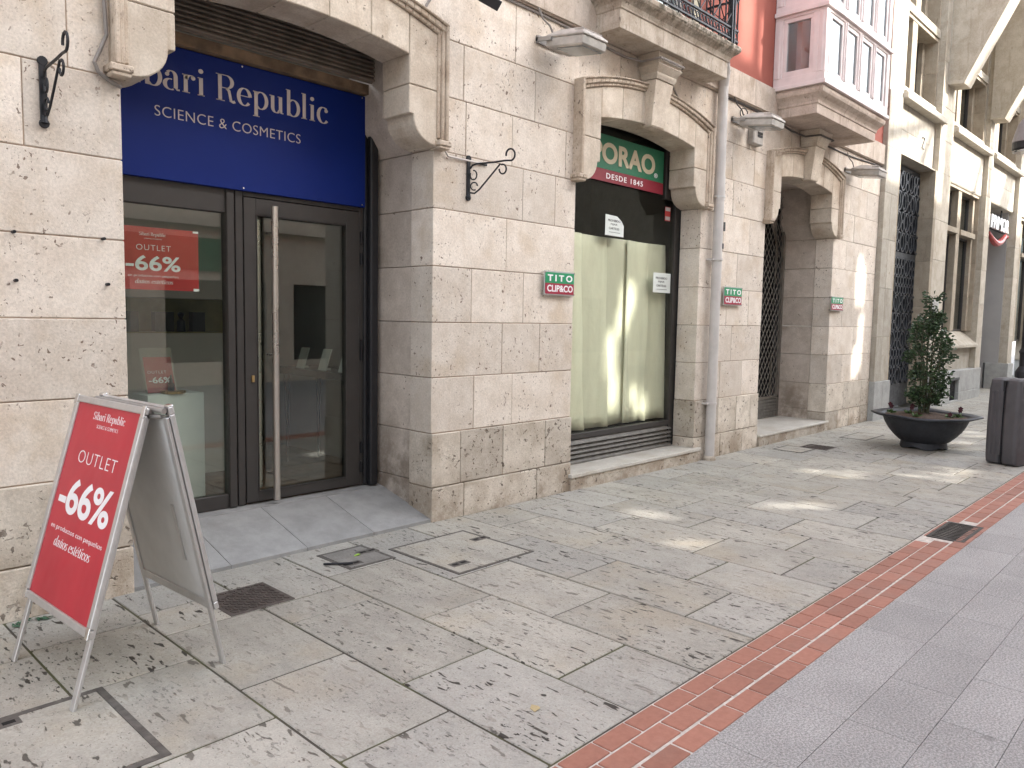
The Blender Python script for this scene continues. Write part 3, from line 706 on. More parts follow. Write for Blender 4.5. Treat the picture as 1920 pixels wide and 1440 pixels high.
for z0, z1 in ((4.655, 5.245), (5.51, 6.25)):
    for k in range(4):
        a, b = X0+.10+k*w+.085, X0+.10+(k+1)*w-.085
        p = MB(); p.box(a-.002, b+.002, YF+.03, YF+.036, z0-.006, z1+.006); p.build('pane', 'glass_bay', bay)
    for xx in (X0+.04, X1-.04):
        p = MB(); p.box(xx-.003, xx+.003, YF+.20, 4.35, z0+.01, z1); p.build('pane', 'glass_bay', bay)
ic = MB(); rc_ = random.Random(4); xq = X0+.14
while xq < X1-.2:
    wq = rc_.uniform(.03, .10); yq = rc_.uniform(4.0, 4.06); ic.box(xq, xq+wq, yq, yq+.01, 4.56, 5.28); ic.box(xq, xq+wq, yq, yq+.01, 5.47, 6.3); xq += wq+(rc_.uniform(.0, .02) if rc_.random() < .6 else rc_.uniform(.05, .12))
ic.build('curtain', 'net_curtain', bay)
ic = MB(); ic.box(X0+.1, X1-.1, 4.47, 4.5, 4.5, 6.3); ic.box(X0+.13, X0+.22, 4.22, 4.28, 4.56, 5.3); ic.box(X0+.22, X0+.6, 4.22, 4.28, 5.0, 5.08); ic.box(X0+.6, X0+.69, 4.22, 4.28, 4.56, 5.3); ic.build('inner_frame', 'pipe', bay)
ic = MB(); ic.box(X0, X1, YF, 4.5, 6.5, 6.6); ic.build('bay_top', 'white_paint', bay); ic = MB(); ic.box(X0+.02, X1-.02, YF+.02, 4.5, 4.456, 4.47); ic.build('bay_boards', 'white_paint', bay)

# --- shop interior behind the first opening
rm = MB(); rm.box(.4, .5, 5.42, 9, .15, 3.7, .5); rm.box(4.25, 4.35, 5.42, 9, .15, 3.7, .5); rm.box(.4, 4.35, 9, 9.1, .15, 3.7, .5)
rm.build('shop_wall', 'shop_wall', B)
rf = MB(); rf.box(.4, 4.35, 5.25, 9.1, .05, .198, .5); rf.build('shop_floor', 'shop_floor', B)
rc = MB(); rc.box(.4, 4.35, 5.42, 9.1, 3.5, 3.6, .5); rc.build('shop_ceiling', 'shop_ceiling', B)
# --- shop front: glazed screen with door leaf
DY = 5.22; zt = 2.47
fr = MB()
fr.box(1.62, 2.545, DY, DY+.07, .20, .30); fr.box(1.62, 1.70, DY, DY+.07, .30, zt); fr.box(2.545, 2.612, DY, DY+.07, .20, zt); fr.box(1.70, 2.545, DY, DY+.07, 2.295, zt)
fr.box(2.616, 2.672, DY-.004, DY+.07, .20, zt); fr.box(2.545, 2.60, DY-.02, DY, .20, 2.44)
fr.box(3.662, 3.70, DY-.004, DY+.07, .20, zt); fr.box(2.672, 3.662, DY, DY+.07, 2.425, zt)
fr.box(1.62, 3.842, DY+.005, DY+.09, zt, 3.32)
front = fr.build('shopfront_frame', 'anthracite', B, bevel=.004)
p = MB(); p.box(1.70, 2.545, DY+.030, DY+.040, .30, 2.295); p.build('shop_pane', 'glass', B)
dr = MB()
dr.box(2.677, 2.768, DY-.010, DY+.055, .212, 2.42); dr.box(3.537, 3.657, DY-.010, DY+.055, .212, 2.42); dr.box(2.768, 3.537, DY-.010, DY+.055, .212, .285); dr.box(2.768, 3.537, DY-.010, DY+.055, 2.305, 2.42)
for a, b, c_, d_ in ((2.768, 2.776, .285, 2.305), (3.529, 3.537, .285, 2.305)): dr.box(a, b, DY-.016, DY-.004, c_, d_)
dr.box(2.776, 3.529, DY-.016, DY-.004, .285, .293); dr.box(2.776, 3.529, DY-.016, DY-.004, 2.297, 2.305)
door = dr.build('shop_door', 'anthracite', B, bevel=.003)
p = MB(); p.box(2.768, 3.537, DY+.018, DY+.028, .285, 2.305); p.build('door_pane', 'glass', door)
h = MB(); hx, hy = 2.875, DY-.085
h.tube([(hx, hy, .225), (hx, hy, 2.368)], .0255, 16)
for z in (.42, 1.3, 2.18): h.tube([(hx-.03, DY-.012, z), (hx, hy, z)], .009, 8)
h.build('pull_handle', 'steel', door, smooth=False)
h = MB(); h.tube([(2.825, DY+.075, .30), (2.825, DY+.075, 2.28)], .022, 12); h.build('inner_handle', 'steel', door)
lk = MB(); lk.box(2.720, 2.740, DY-.026, DY-.010, 1.100, 1.150); lk.build('lock', 'brass', door, bevel=.003)
for z in (.36, .52, 1.28, 1.36, 2.05, 2.22):
    q = MB(); q.tube([(3.672, DY-.018, z-.045), (3.672, DY-.018, z+.045)], .011, 8); q.build('hinge', 'black_iron', door)
cp = MB(); cp.box(3.722, 3.80, 5.140, 5.20, .2, 3.3); cp.box(3.70, 3.845, 5.20, 5.30, .2, 3.3)
cp.build('side_post', 'darkblue_col', B, bevel=.018, seg=3)
sh = MB(); sh.box(1.6, 3.85, 5.085, 5.10, 3.40, 3.9, .3)
for k in range(14):
    z = 3.405+k*.033; sh.prism([(0, 0), (.034, .004), (.036, .012), (.022, .030), (0, .032)], 1.6, 3.85, f=lambda a, b, c, z=z: (b, 5.084-a, z+c))
sh.build('roller_shutter', 'brownshut', B)
lb = MB(); lb.box(1.60, 3.85, 5.13, 5.20, 3.325, 3.40, .4); lb.build('shutter_lintel', 'rustbeam', B)
rp = MB()
for a, b in ((1.50, 2.20), (2.203, 2.743), (2.746, 3.290), (3.293, 3.842)):
    rp.hexa([(a, 4.502, -.02), (b, 4.502, -.02), (b, 5.13, -.02), (a, 5.13, -.02)], [(a, 4.502, .026), (b, 4.502, .026), (b, 5.13, .186), (a, 5.13, .186)])
rp.hexa([(1.5, 5.134, -.02), (3.842, 5.134, -.02), (3.842, 5.30, -.02), (1.5, 5.30, -.02)], [(1.5, 5.134, .188), (3.842, 5.134, .188), (3.842, 5.30, .20), (1.5, 5.30, .20)])
rp.build('entrance_ramp', 'ramp', B, bevel=.002)
# --- second opening: papered shop window
WY = 4.80
fw = MB()
fw.box(7.655, 7.745, WY-.01, WY+.06, .16, 3.6); fw.box(5.50, 5.56, WY-.01, WY+.06, .16, 3.6); fw.box(5.56, 7.655, WY-.01, WY+.06, .40, .455); fw.box(5.4, 7.85, WY+.012, WY+.06, 3.56, 3.75)
for s in (-1, 1):
    x0, x1 = sorted((C2+s*.80, C2+s*1.15)); fw.box(x0, x1, WY-.014, WY+.05, 2.95, 3.56) if s > 0 else None
fw.build('window_frame', 'anthracite', B, bevel=.003)
lv = MB(); lv.box(5.5, 7.7, WY+.03, WY+.05, .155, .40, .3)
for k in range(5):
    z = .17+k*.046; lv.hexa([(5.5, WY-.03, z), (7.70, WY-.03, z), (7.70, WY-.022, z), (5.5, WY-.022, z)], [(5.5, WY+.006, z+.036), (7.70, WY+.006, z+.036), (7.70, WY+.014, z+.036), (5.5, WY+.014, z+.036)])
lv.box(5.5, 7.7, WY-.035, WY-.02, .155, .170)
lv.build('vent_louvre', 'gate_slat', B)
p = MB(); p.box(5.56, 7.655, WY+.02, WY+.028, .455, 3.56); p.build('display_pane', 'glass_win', B)
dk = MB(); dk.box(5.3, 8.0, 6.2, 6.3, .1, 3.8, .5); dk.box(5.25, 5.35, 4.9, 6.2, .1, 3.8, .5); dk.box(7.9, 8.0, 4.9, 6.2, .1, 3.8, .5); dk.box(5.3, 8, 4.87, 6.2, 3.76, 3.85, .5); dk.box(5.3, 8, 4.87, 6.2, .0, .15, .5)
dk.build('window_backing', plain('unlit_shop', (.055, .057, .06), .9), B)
si = MB(); si.box(5.50, 7.80, 4.463, 4.80, -.02, .118)
si.build('sill_base', 'plinth', B, bevel=.003)
si = MB(); si.box(5.49, 7.832, 4.448, 4.80, .120, .155); si.build('window_sill', 'marble', B, bevel=.004)
# --- third opening: entrance with folding lattice gate
si = MB(); si.box(9.335, 11.56, 4.468, 5.36, -.02, .118); si.build('step_riser', 'plinth', B, bevel=.003)
si = MB(); si.box(9.33, 11.575, 4.455, 5.36, .120, .148); si.build('entrance_step', 'marble', B, bevel=.004)
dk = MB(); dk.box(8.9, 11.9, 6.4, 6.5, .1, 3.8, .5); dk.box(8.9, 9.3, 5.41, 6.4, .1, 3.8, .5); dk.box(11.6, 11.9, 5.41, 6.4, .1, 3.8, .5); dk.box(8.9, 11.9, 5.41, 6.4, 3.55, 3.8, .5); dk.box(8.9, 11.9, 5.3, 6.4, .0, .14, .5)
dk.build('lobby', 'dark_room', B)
cb = MB()
for k in range(7): cb.box(9.3+k*.31, 9.3+k*.31+.30, 5.62+random.uniform(0, .02), 5.63+.02, .2, 1.95+random.uniform(-.04, .04))
cb.build('cardboard_lining', 'cardboard', B)
cb = MB(); cb.box(9.95, 10.25, 5.58, 5.585, 1.75, 2.05); cb.build('paper_notice', 'pipe', B)
gt = MB(); GY = 5.245
w_, hh = .115, .16
for i in range(-30, 22):
    for s in (1, -1):
        p = []
        x0 = 9.31+i*w_; z0 = .46
        nseg = 40
        for q in range(nseg):
            xa, za = x0+s*q*w_/2 if s > 0 else x0+30*w_-q*w_/2, z0+q*hh/2
            if 9.30 < xa < 11.51 and za < 3.52: p.append((xa, GY+.004*s, za))
        if len(p) > 1: gt.tube(p, .0045, 4)
gt.box(11.44, 11.50, GY-.02, GY+.02, .148, 3.5); gt.box(9.31, 11.5, GY-.02, GY+.02, .44, .475)
gate = gt.build('lattice_gate', 'wire', B)
gs = MB()
for k in range(6): gs.hexa([(9.31, GY-.02, .15+k*.048), (11.5, GY-.02, .15+k*.048), (11.5, GY+.02, .15+k*.048), (9.31, GY+.02, .15+k*.048)], [(9.31, GY-.004, .192+k*.048), (11.5, GY-.004, .192+k*.048), (11.5, GY+.02, .192+k*.048), (9.31, GY+.02, .192+k*.048)])
gs.build('gate_slats', 'gate_slat', gate)
gd = MB()     # uneven dark edge of the wound curtain beside the jamb
pr_ = [(11.505, .15), (11.36, .15)]+[(11.36+.045*math.sin(z*3.1)+.02*math.sin(z*8), z) for z in arange(.3, 3.1, 18)]+[(11.40, 3.5), (11.505, 3.5)]
gd.prism(pr_, GY+.03, GY+.06); gd.build('gate_edge', 'black_iron', gate)
# ================================================================== OFFICE BUILDING (right)
O = empty('office_building', (18.5, 4.43, 0), 'tall sandstone building with stone fins and recessed windows, right of the red stucco house', 'building')
PY, FA = 4.43, 4.53         # pilaster front, wall face
def stack(mb, x0, x1, y0, y1, cuts):
    for i in range(len(cuts)-1): mb.box(x0, x1, y0+random.uniform(0, .001), y1, cuts[i]+.0015, cuts[i+1]-.0015)
wl = MB()
hc = [4.49, 4.93, 5.37]
def wallrow(x0, x1, z0, z1, step=.9):
    n = max(1, round((x1-x0)/step)); 
    for i in range(n): wl.box(x0+(x1-x0)*i/n+.0015, x0+(x1-x0)*(i+1)/n-.0015, FA+random.uniform(0, .001), FA+.35, z0+.0015, z1-.0015)
for a, b in ((13.33, 16.13), (16.9, 19.80), (20.25, 23.0), (23.5, 26.4), (26.9, 32)):
    for i in range(2): wallrow(a, b, hc[i], hc[i+1])
    for i in range(1): wallrow(a, b, 5.37, 5.66)
up_open = [(14.05, 16.13), (17.0, 19.75), (20.3, 23.0), (23.6, 26.4), (27, 29.5)]
prev = 13.33
for a, b in up_open:
    zc = [5.66, 6.15, 6.64, 7.13, 7.62, 8.1, 8.6, 9.1, 9.6, 10.1, 10.6, 11.2, 11.8, 12.4, 13]
    for i in range(len(zc)-1):
        if a-prev > .05: wallrow(prev, a, zc[i], zc[i+1])
    wallrow(a, b, 6.90, 7.05); wallrow(a, b, 8.5, 9.6); wallrow(a, b, 11.2, 13)
    prev = b
# lower left jamb pier
for i, (z0, z1) in enumerate(((.65, 1.4), (1.4, 2.2), (2.2, 3.0), (3.0, 3.75), (3.75, 4.49))):
    if i < 4: wl.box(13.33, 13.62, PY, 4.72, z0+.0015, z1-.0015); wl.box(13.623, 13.96, PY, 4.72, z0+.0015, z1-.0015)
    else: wl.box(13.33, 13.96, PY, 4.72, z0+.0015, z1-.0015)
wl.box(13.33, 13.96, PY+.002, 4.9, 4.4915, 5.37); wl.box(13.33, 14.05, PY+.02, 4.9, 5.37, 9.0)
wl.build('wall', 'office', O, bevel=.003)
# pilasters
for a, b in ((16.13, 16.97), (19.80, 20.24), (23.0, 23.48), (26.4, 26.9)):
    pm = MB(); stack(pm, a, b, PY, 4.9, [.62, 1.35, 2.1, 2.85, 3.6, 4.49, 5.1, 5.7, 6.5, 7.2, 8, 8.8, 9.6, 10.4, 11.2, 12, 13]); pm.build('pilaster', 'office_pale', O, bevel=.004)
# brown reveals of door and windows and their mullions
bv = MB(); stack(bv, 16.0, 16.135, PY+.003, 4.98, [.1, 1.1, 1.95, 2.8, 3.6, 4.488])
bv.build('door_reveal', 'office_brown', O, bevel=.002); bv = MB(); stack(bv, 13.96, 14.02, PY+.003, 4.98, [.1, 1.1, 1.95, 2.8, 3.6, 4.488])
bv.build('door_reveal', 'office_brown', O, bevel=.002)
lin = MB(); lin.box(13.96, 16.13, PY+.02, 4.98, 4.475, 4.489); lin.box(16.97, 19.8, FA+.01, 4.98, 4.475, 4.489); lin.box(20.24, 23.0, FA+.01, 5.6, 4.475, 4.489); lin.build('soffit', 'office_pale', O)
# ornamental grille door
gd = MB(); gy = 4.70
gd.box(14.02, 14.07, gy, gy+.05, .08, 4.44); gd.box(15.93, 16.0, gy, gy+.05, .08, 4.44); gd.box(14.07, 15.93, gy, gy+.05, 2.82, 2.92); gd.box(14.07, 15.93, gy, gy+.05, 4.36, 4.44); gd.box(14.07, 15.93, gy, gy+.05, .08, .50)
gd.box(14.98, 15.02, gy, gy+.05, .5, 2.82)
def ring(cx, cz, rx, rz, th=.011, dep=.10):
    n = 18; y0 = gy-.025; vs = []; fs = []
    for (a, y) in ((1, y0), (1, y0+dep), (-1, y0+dep), (-1, y0)):
        for k in range(n):
            t = 2*math.pi*k/n; vs.append((cx+(rx+a*th)*math.cos(t), y, cz+(rz+a*th)*math.sin(t)))
    for q in range(4):
        for k in range(n): fs.append((q*n+k, q*n+(k+1) % n, ((q+1) % 4)*n+(k+1) % n, ((q+1) % 4)*n+k))
    gd.add(vs, fs)
rnd = random.Random(3)
zrows = [.50+.331*i for i in range(8)]+[2.92+.36*i for i in range(5)]
for i in range(len(zrows)-1):
    z0, z1 = zrows[i], zrows[i+1]
    if z1-z0 > .5 or z1-z0 < .2: continue
    gd.box(14.07, 15.93, gy+.01, gy+.03, z1-.008, z1+.004)
    x = 14.07
    while x < 15.80:
        if rnd.random() < .45:
            w2 = .31; ring(x+w2/2, (z0+z1)/2, w2/2-.012, (z1-z0)/2-.012); ring(x+w2/2-.05, (z0+z1)/2, w2/2-.075, (z1-z0)/2-.05)
        else:
            w2 = .155; h3 = (z1-z0)/2
            for q in (0, 1): ring(x+w2/2, z0+h3*(q+.5), w2/2-.008, h3/2-.006)
        x += w2
gdoor = gd.build('grille_door', 'grille', O)
p = MB(); p.box(14.05, 15.96, gy+.08, gy+.09, .5, 4.4); p.build('door_pane', 'glass_dark', gdoor)
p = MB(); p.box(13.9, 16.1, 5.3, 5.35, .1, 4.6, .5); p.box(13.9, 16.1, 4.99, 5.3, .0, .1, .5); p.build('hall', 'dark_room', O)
# stone mullioned windows
def win(x0, x1, z0, z1, yglass, mulls, trans=None, fr='office_brown', mw=.16, my=None):
    w = MB(); my = yglass-.16 if my is None else my
    for mx in mulls:
        n = max(1, round((z1-z0)/1.1))
        for i in range(n): w.box(mx, mx+mw, my, yglass+.06, z0+(z1-z0)*i/n+.001, z0+(z1-z0)*(i+1)/n-.001)
    n = max(2, round((z1-z0)/.8))
    for i in range(n):
        a, b = z0+(z1-z0)*i/n+.001, z0+(z1-z0)*(i+1)/n-.001
        w.box(x1-.05, x1, FA+.02, yglass+.06, a, b); w.box(x0, x0+.05, FA+.02, yglass+.06, a, b); w.box(x1-.20, x1-.05, yglass-.11, yglass+.06, a, b)
    w.box(x0+.05, x1-.05, FA+.03, yglass+.06, z1-.06, z1)
    if trans:
        e = [x0+.05]+[q for m in mulls for q in (m, m+mw)]+[x1-.2]
        for i in range(0, len(e)-1, 2): w.box(e[i], e[i+1], my-.03, yglass+.05, trans, trans+.11)
    o = w.build('window', fr, O, bevel=.004)
    m = MB(); e = [x0+.05]+[q for mm in mulls for q in (mm, mm+mw)]+[x1-.2]
    zz = [z0, z1-.06] if not trans else [z0, trans, trans+.11, z1-.06]
    for i in range(0, len(e)-1, 2):
        for k in range(0, len(zz)-1, 2):
            a, b, c_, d_ = e[i], e[i+1], zz[k], zz[k+1]
            m.box(a, a+.04, yglass-.03, yglass+.03, c_, d_); m.box(b-.04, b, yglass-.03, yglass+.03, c_, d_); m.box(a+.04, b-.04, yglass-.03, yglass+.03, c_, c_+.04); m.box(a+.04, b-.04, yglass-.03, yglass+.03, d_-.04, d_)
    m.build('sash', 'anthracite', o)
    p = MB(); p.box(x0, x1, yglass+.005, yglass+.012, z0, z1); p.build('pane', 'glass_dark', o)
    q = MB(); q.box(x0-.1, x1+.1, yglass+.7, yglass+.75, z0-.1, z1+.1, .5); q.build('room_backing', 'dark_room', o)
win(16.97, 19.80, 1.49, 4.475, 4.74, [18.20], 3.52, mw=.24)
for a, b in up_open: win(a, b, 5.67, 6.90, 4.88, [a+.62], mw=.26, my=4.57); win(a, b, 7.05, 8.5, 4.88, [a+.72], mw=.26, my=4.57)
win(23.48, 26.4, 1.2, 4.475, 4.80, [24.6], 3.5, mw=.2)
# sills
for a, b in ((13.98, 16.28), (17.05, 19.86), (20.22, 23.1), (23.5, 26.5)):
    s_ = MB()
    s_.hexa([(a, 4.36, 5.36), (b, 4.36, 5.36), (b, FA, 5.36), (a, FA, 5.36)], [(a, 4.36, 5.46), (b, 4.36, 5.46), (b, FA, 5.46), (a, FA, 5.46)])
    s_.hexa([(a+.04, 4.38, 5.461), (b-.04, 4.38, 5.461), (b-.04, 4.82, 5.461), (a+.04, 4.82, 5.461)], [(a+.04, 4.40, 5.50), (b-.04, 4.40, 5.50), (b-.04, 4.82, 5.66), (a+.04, 4.82, 5.66)])
    s_.build('sill', 'office', O, bevel=.008)
# lower window apron: sloping sill, recessed apron, grey plinth with cellar grate
ap = MB(); ap.box(16.97, 19.80, FA+.02, 4.9, .64, 1.12); ap.build('apron', 'office', O, bevel=.003)
ap = MB(); ap.hexa([(16.97, 4.40, 1.13), (19.86, 4.40, 1.13), (19.86, 4.9, 1.13), (16.97, 4.9, 1.13)], [(16.97, 4.40, 1.19), (19.86, 4.40, 1.19), (19.86, 4.74, 1.49), (16.97, 4.74, 1.49)]); ap.build('sloping_sill', 'office_pale', O, bevel=.01)
for grp_ in ([(13.30, 13.70, 4.405, 4.9, -.02, .65), (13.704, 14.06, 4.405, 4.9, -.02, .65)],
             [(16.15, 17.62, 4.36, 4.9, -.02, .66), (18.28, 20.06, 4.36, 4.9, .20, .66), (18.28, 20.06, 4.357, 4.9, -.02, .198), (17.62, 18.28, 4.36, 4.9, .50, .66), (17.62, 18.28, 4.36, 4.9, -.02, .04)],
             [(22.90, 23.5, 4.38, 4.9, -.02, .66)], [(26.4, 32, 4.38, 4.9, -.02, .66)]):
    pb = MB()
    for q in grp_: pb.box(*q)
    pb.build('plinth', 'greyblock', O, bevel=.006)
cg = MB(); cg.box(17.623, 18.277, 4.47, 4.48, .04, .5, .5)
cg.box(17.62, 18.28, 4.35, 4.37, .47, .52)
for k in range(7): cg.box(17.66+k*.09, 17.69+k*.09, 4.42, 4.44, .04, .5)
cg.build('cellar_grate', 'black_iron', O)
# porch with grey wall
po = MB(); po.box(22.96, 23.2, 4.95, 7, .0, 4.6, .5); po.box(20.0, 23.2, 6.8, 6.9, 0, 4.6, .5); po.box(20.24, 20.3, 4.92, 7, 0, 4.6, .5); po.box(20.2, 23.0, 5.6, 7, 4.5, 4.6, .5); po.box(22.955, 23.0, 4.62, 4.95, .66, 4.475)
po.build('porch_wall', 'porchgrey', O)
# stone fins carrying the projecting storey
for cx in (16.42, 19.72, 23.0, 26.4):
    fn = MB(); prof = [(4.44, 6.19), (4.19, 6.165), (4.09, 6.39), (1.0, 12.6), (4.44, 12.6)]
    th = .42
    f = lambda x, y, z: (x, y, z)
    # profile in (y,z): prism helper extrudes along y, so map axes
    fn.prism(prof, cx, cx+th, .5, f=lambda a, b, c: (b, a, c))
    e = .03
    ed = [(4.44, 6.155), (4.172, 6.130), (4.060, 6.375), (.97, 12.59), (.80, 12.59), (3.98, 6.20), (4.13, 6.06), (4.44, 6.09)]
    fn.prism([(4.44, 6.188), (4.19, 6.163), (4.09, 6.388), (1.0, 12.598), (.93, 12.598), (4.045, 6.34), (4.16, 6.098), (4.44, 6.12)], cx-.03, cx+th+.03, .7, f=lambda a, b, c: (b, a, c))
    fn.build('stone_fin', 'office_pale', O, bevel=.004)
so_ = MB(); so_.box(16.2, 32, 2.2, 4.4, 10.4, 10.6, .5); so_.build('overhang', 'office_pale', O)
# side mass so nothing shows through
ms = MB(); ms.box(13.36, 32, 5.7, 6.0, 4.7, 13, .5); ms.box(-3.2, 13.3, 5.3, 5.5, 4.6, 9, .5); ms.build('core', 'dark_room', O)

# house number hook, intercom, hanging sign
t = MB(); t.tube([(15.42+.075*math.cos(a), 4.515, 4.95+.04*math.sin(a)) for a in arange(2.6, -.9, 8)]+[(15.37, 4.515, 4.80), (15.48, 4.515, 4.79)], .009, 6)
tag(t.build('number_plate', 'black_iron'), 'thin black metal numeral 2 fixed above the ornamental grille door', 'house number')
I = empty('intercom', (16.6, PY, 1.9), 'steel door intercom with rows of buttons on stone pilaster behind the shrub', 'intercom')
t = MB(); t.box(16.20, 16.62, PY-.025, PY, 1.64, 2.08); t.build('panel', 'skirt', I, bevel=.004)
t = MB(); t.box(16.30, 16.52, PY-.031, PY-.026, 1.97, 2.05); t.build('speaker_grille', 'alu_dark', I)
t = MB()
for i in range(2):
    for k in range(9): t.box(16.28+i*.15, 16.39+i*.15, PY-.031, PY-.026, 1.68+k*.030, 1.70+k*.030)
t.build('button_rows', 'alu_dark', I)
P = empty('hanging_sign', (21.9, 4.62, 4.1), 'hanging shop sign with white letters over a red curved smile', 'sign')
sx0, sx1 = 21.05, 22.85
t = MB(); t.tube([(21.25, 4.66, 4.47), (21.25, 4.66, 4.28)], .02, 8); t.tube([(22.4, 4.66, 4.47), (22.4, 4.66, 4.28)], .02, 8); t.box(sx0-.10, sx1, 4.62, 4.72, 3.95, 4.22); t.build('sign_box', 'black_iron', P)
t = MB(); lay(t, font_geo('PRIMOR', .012, .95), (0, 4.615, 0), (1, 0, 0), (0, 0, 1), (sx0, sx1, 3.93, 4.25), .05); t.build('lettering', 'primor_white', P)
t = MB(); t.tube([(sx0-.1+1.9*q, 4.585, 3.80-.19*math.sin(math.pi*min(1, q*1.25))+(.05 if q > .8 else 0)) for q in arange(0, 1, 14)], [.035+.045*math.sin(math.pi*q) for q in arange(0, 1, 14)], 8); t.build('red_smile', 'primor_red', P)

# ================================================================== FITTINGS ON THE NEAR BUILDING
# big blue fascia sign
SCREWS = ((1.72, 2.475), (2.66, 2.475), (3.66, 2.475), (2.66, 3.302), (3.66, 3.302))
Sg = empty('fascia_sign', (2.66, 5.19, 2.47), 'deep blue shop fascia sign with pale serif name above the glass door', 'sign')
t = MB(); t.box(1.60, 3.692, 5.178, 5.215, 2.458, 3.318); t.build('panel', 'blue', Sg, bevel=.002)
t = MB(); lay(t, didone('Sibari Republic'), (0, 5.1775, 0), (1, 0, 0), (0, 0, 1), (1.80, 3.348, 2.985, 3.225), .003)
for side in (0, 1):
    w2 = MB()
    for f_ in t.f:
        if (sum(t.v[i][0] for i in f_)/len(f_) > 2.44) == bool(side): w2.add([t.v[i] for i in f_], [tuple(range(len(f_)))])
    w2.build('name_lettering', 'cream_ink', Sg, fixn=False)
t = MB(); lay(t, font_geo('SCIENCE & COSMETICS', -.012, 1.06), (0, 5.1775, 0), (1, 0, 0), (0, 0, 1), (2.060, 3.112, 2.856, 2.922), .003); t.build('tagline_lettering', 'cream_ink', Sg)
for px, pz in SCREWS:
    t = MB(); t.tube([(px, 5.1745, pz), (px, 5.178, pz)], .006, 10); t.build('fixing_screw', 'chrome', Sg)
# plates
def plate(x0, x1, z0, z1, label, first=None):
    R_ = empty('wall_plate', ((x0+x1)/2, FY, (z0+z1)/2), label, 'sign', 'small green and crimson wall plates')
    mid = z0+(z1-z0)*.50; y = FY-.042
    t = MB(); t.box(x0-.012, x1+.012, y+.004, y+.010, z0-.012, z1+.012); t.build('backing', 'acrylic', R_, bevel=.002)
    t = MB(); t.box(x0, x1, y, y+.0035, mid, z1); t.build('green_half', 'green2', R_)
    t = MB(); t.box(x0, x1, y, y+.0035, z0, mid); t.build('crimson_half', 'crimson2', R_)
    w = x1-x0; h = z1-z0
    t = MB(); lay(t, font_geo('TITO', .03, 1.5), (0, y-.0005, 0), (1, 0, 0), (0, 0, 1), (x0+.07*w, x1-.06*w, mid+.09*h, z1-.10*h), .002); t.build('upper_lettering', 'white_ink', R_)
    t = MB(); lay(t, font_geo('CLIP&CO', .025, 1.0), (0, y-.0005, 0), (1, 0, 0), (0, 0, 1), (x0+.06*w, x1-.04*w, z0+.10*h, mid-.08*h), .002); t.build('lower_lettering', 'white_ink', R_)
    t = MB()
    for px in (x0-.004, x1+.004):
        for pz in (z0-.002, z1+.002): t.tube([(px, y-.004, pz), (px, FY, pz)], .007, 8)
    t.build('standoff', 'chrome', R_)
plate(5.085, 5.475, 1.818, 2.006, 'green and crimson wall plate on the wide pier left of the papered window')
plate(8.262, 8.685, 1.806, 2.002, 'green and crimson wall plate just right of the grey drainpipe')
plate(11.47, 11.90, 1.802, 1.988, 'green and crimson wall plate right of the lattice gate entrance')
# window sign
Ws = empty('window_sign', (6.6, 4.79, 3.1), 'green and crimson window sign with ivory lettering under the arch', 'sign')
def wz(x): return .0
t = MB(); t.box(5.62, 7.385, 4.793, 4.799, 3.108, 3.445); t.build('green_panel', 'green', Ws)
t = MB(); t.box(5.62, 7.385, 4.793, 4.799, 2.985, 3.106); t.build('crimson_panel', 'crimson', Ws)
t = MB(); lay(t, font_geo('PORAO', .035, 1.02), (0, 4.792, 0), (1, 0, 0), (0, 0, 1), (6.105, 7.212, 3.165, 3.375), .003); t.build('name_lettering', 'ivory', Ws)
t = MB(); lay(t, font_geo('DESDE 1845', .012, 1.25), (0, 4.792, 0), (1, 0, 0), (0, 0, 1), (6.345, 6.99, 3.018, 3.073), .003); lay(t, font_geo('®', .01), (0, 4.792, 0), (1, 0, 0), (0, 0, 1), (7.20, 7.265, 3.145, 3.195), .003); t.build('small_lettering', 'white_ink', Ws)
# paper sheets hung inside the window
edges = [5.57, 6.06, 6.50, 6.94, 7.24, 7.655]
desc = ['farthest left against the jamb', 'second from left with a folded edge', 'in the middle with a bright crease', 'narrow, fourth from left with a curled edge', 'farthest right under the small white notice']
for k in range(5):
    a, b = edges[k]-.045, edges[k+1]+(.05 if k < 4 else 0); pm = MB(); nz = 14; nx = 6; vs = []; fs = []
    for iz in range(nz+1):
        z = .47+(2.455-.47)*iz/nz
        for ix in range(nx+1):
            q = ix/nx
            x = a+(b-a)*q + (.035*math.sin(z*2.1+k)+.02*math.sin(z*5+k*2))*(q > .9)*(k < 4)*(1-iz/nz)
            y = 4.90+.012*k % .03+.006*math.sin(q*5+k+z*.8)+.010*(1-iz/nz)*math.sin(q*3.1+k*2)-.055*(q > .95)*(1-iz/nz)**.7
            zz_ = z+.004*math.sin(k*3+q*2) if iz == nz else z
            vs.append((x, y, zz_))
    for iz in range(nz):
        for ix in range(nx): fs.append((iz*(nx+1)+ix, iz*(nx+1)+ix+1, (iz+1)*(nx+1)+ix+1, (iz+1)*(nx+1)+ix))
    pm.add(vs, fs); o = pm.build('paper_sheet', 'paper', smooth=True)
    md = o.modifiers.new('thickness', 'SOLIDIFY'); md.thickness = .002
    tag(o, 'beige packing paper sheet in the shop window, '+desc[k], 'paper', 'packing paper sheets hung in the window')
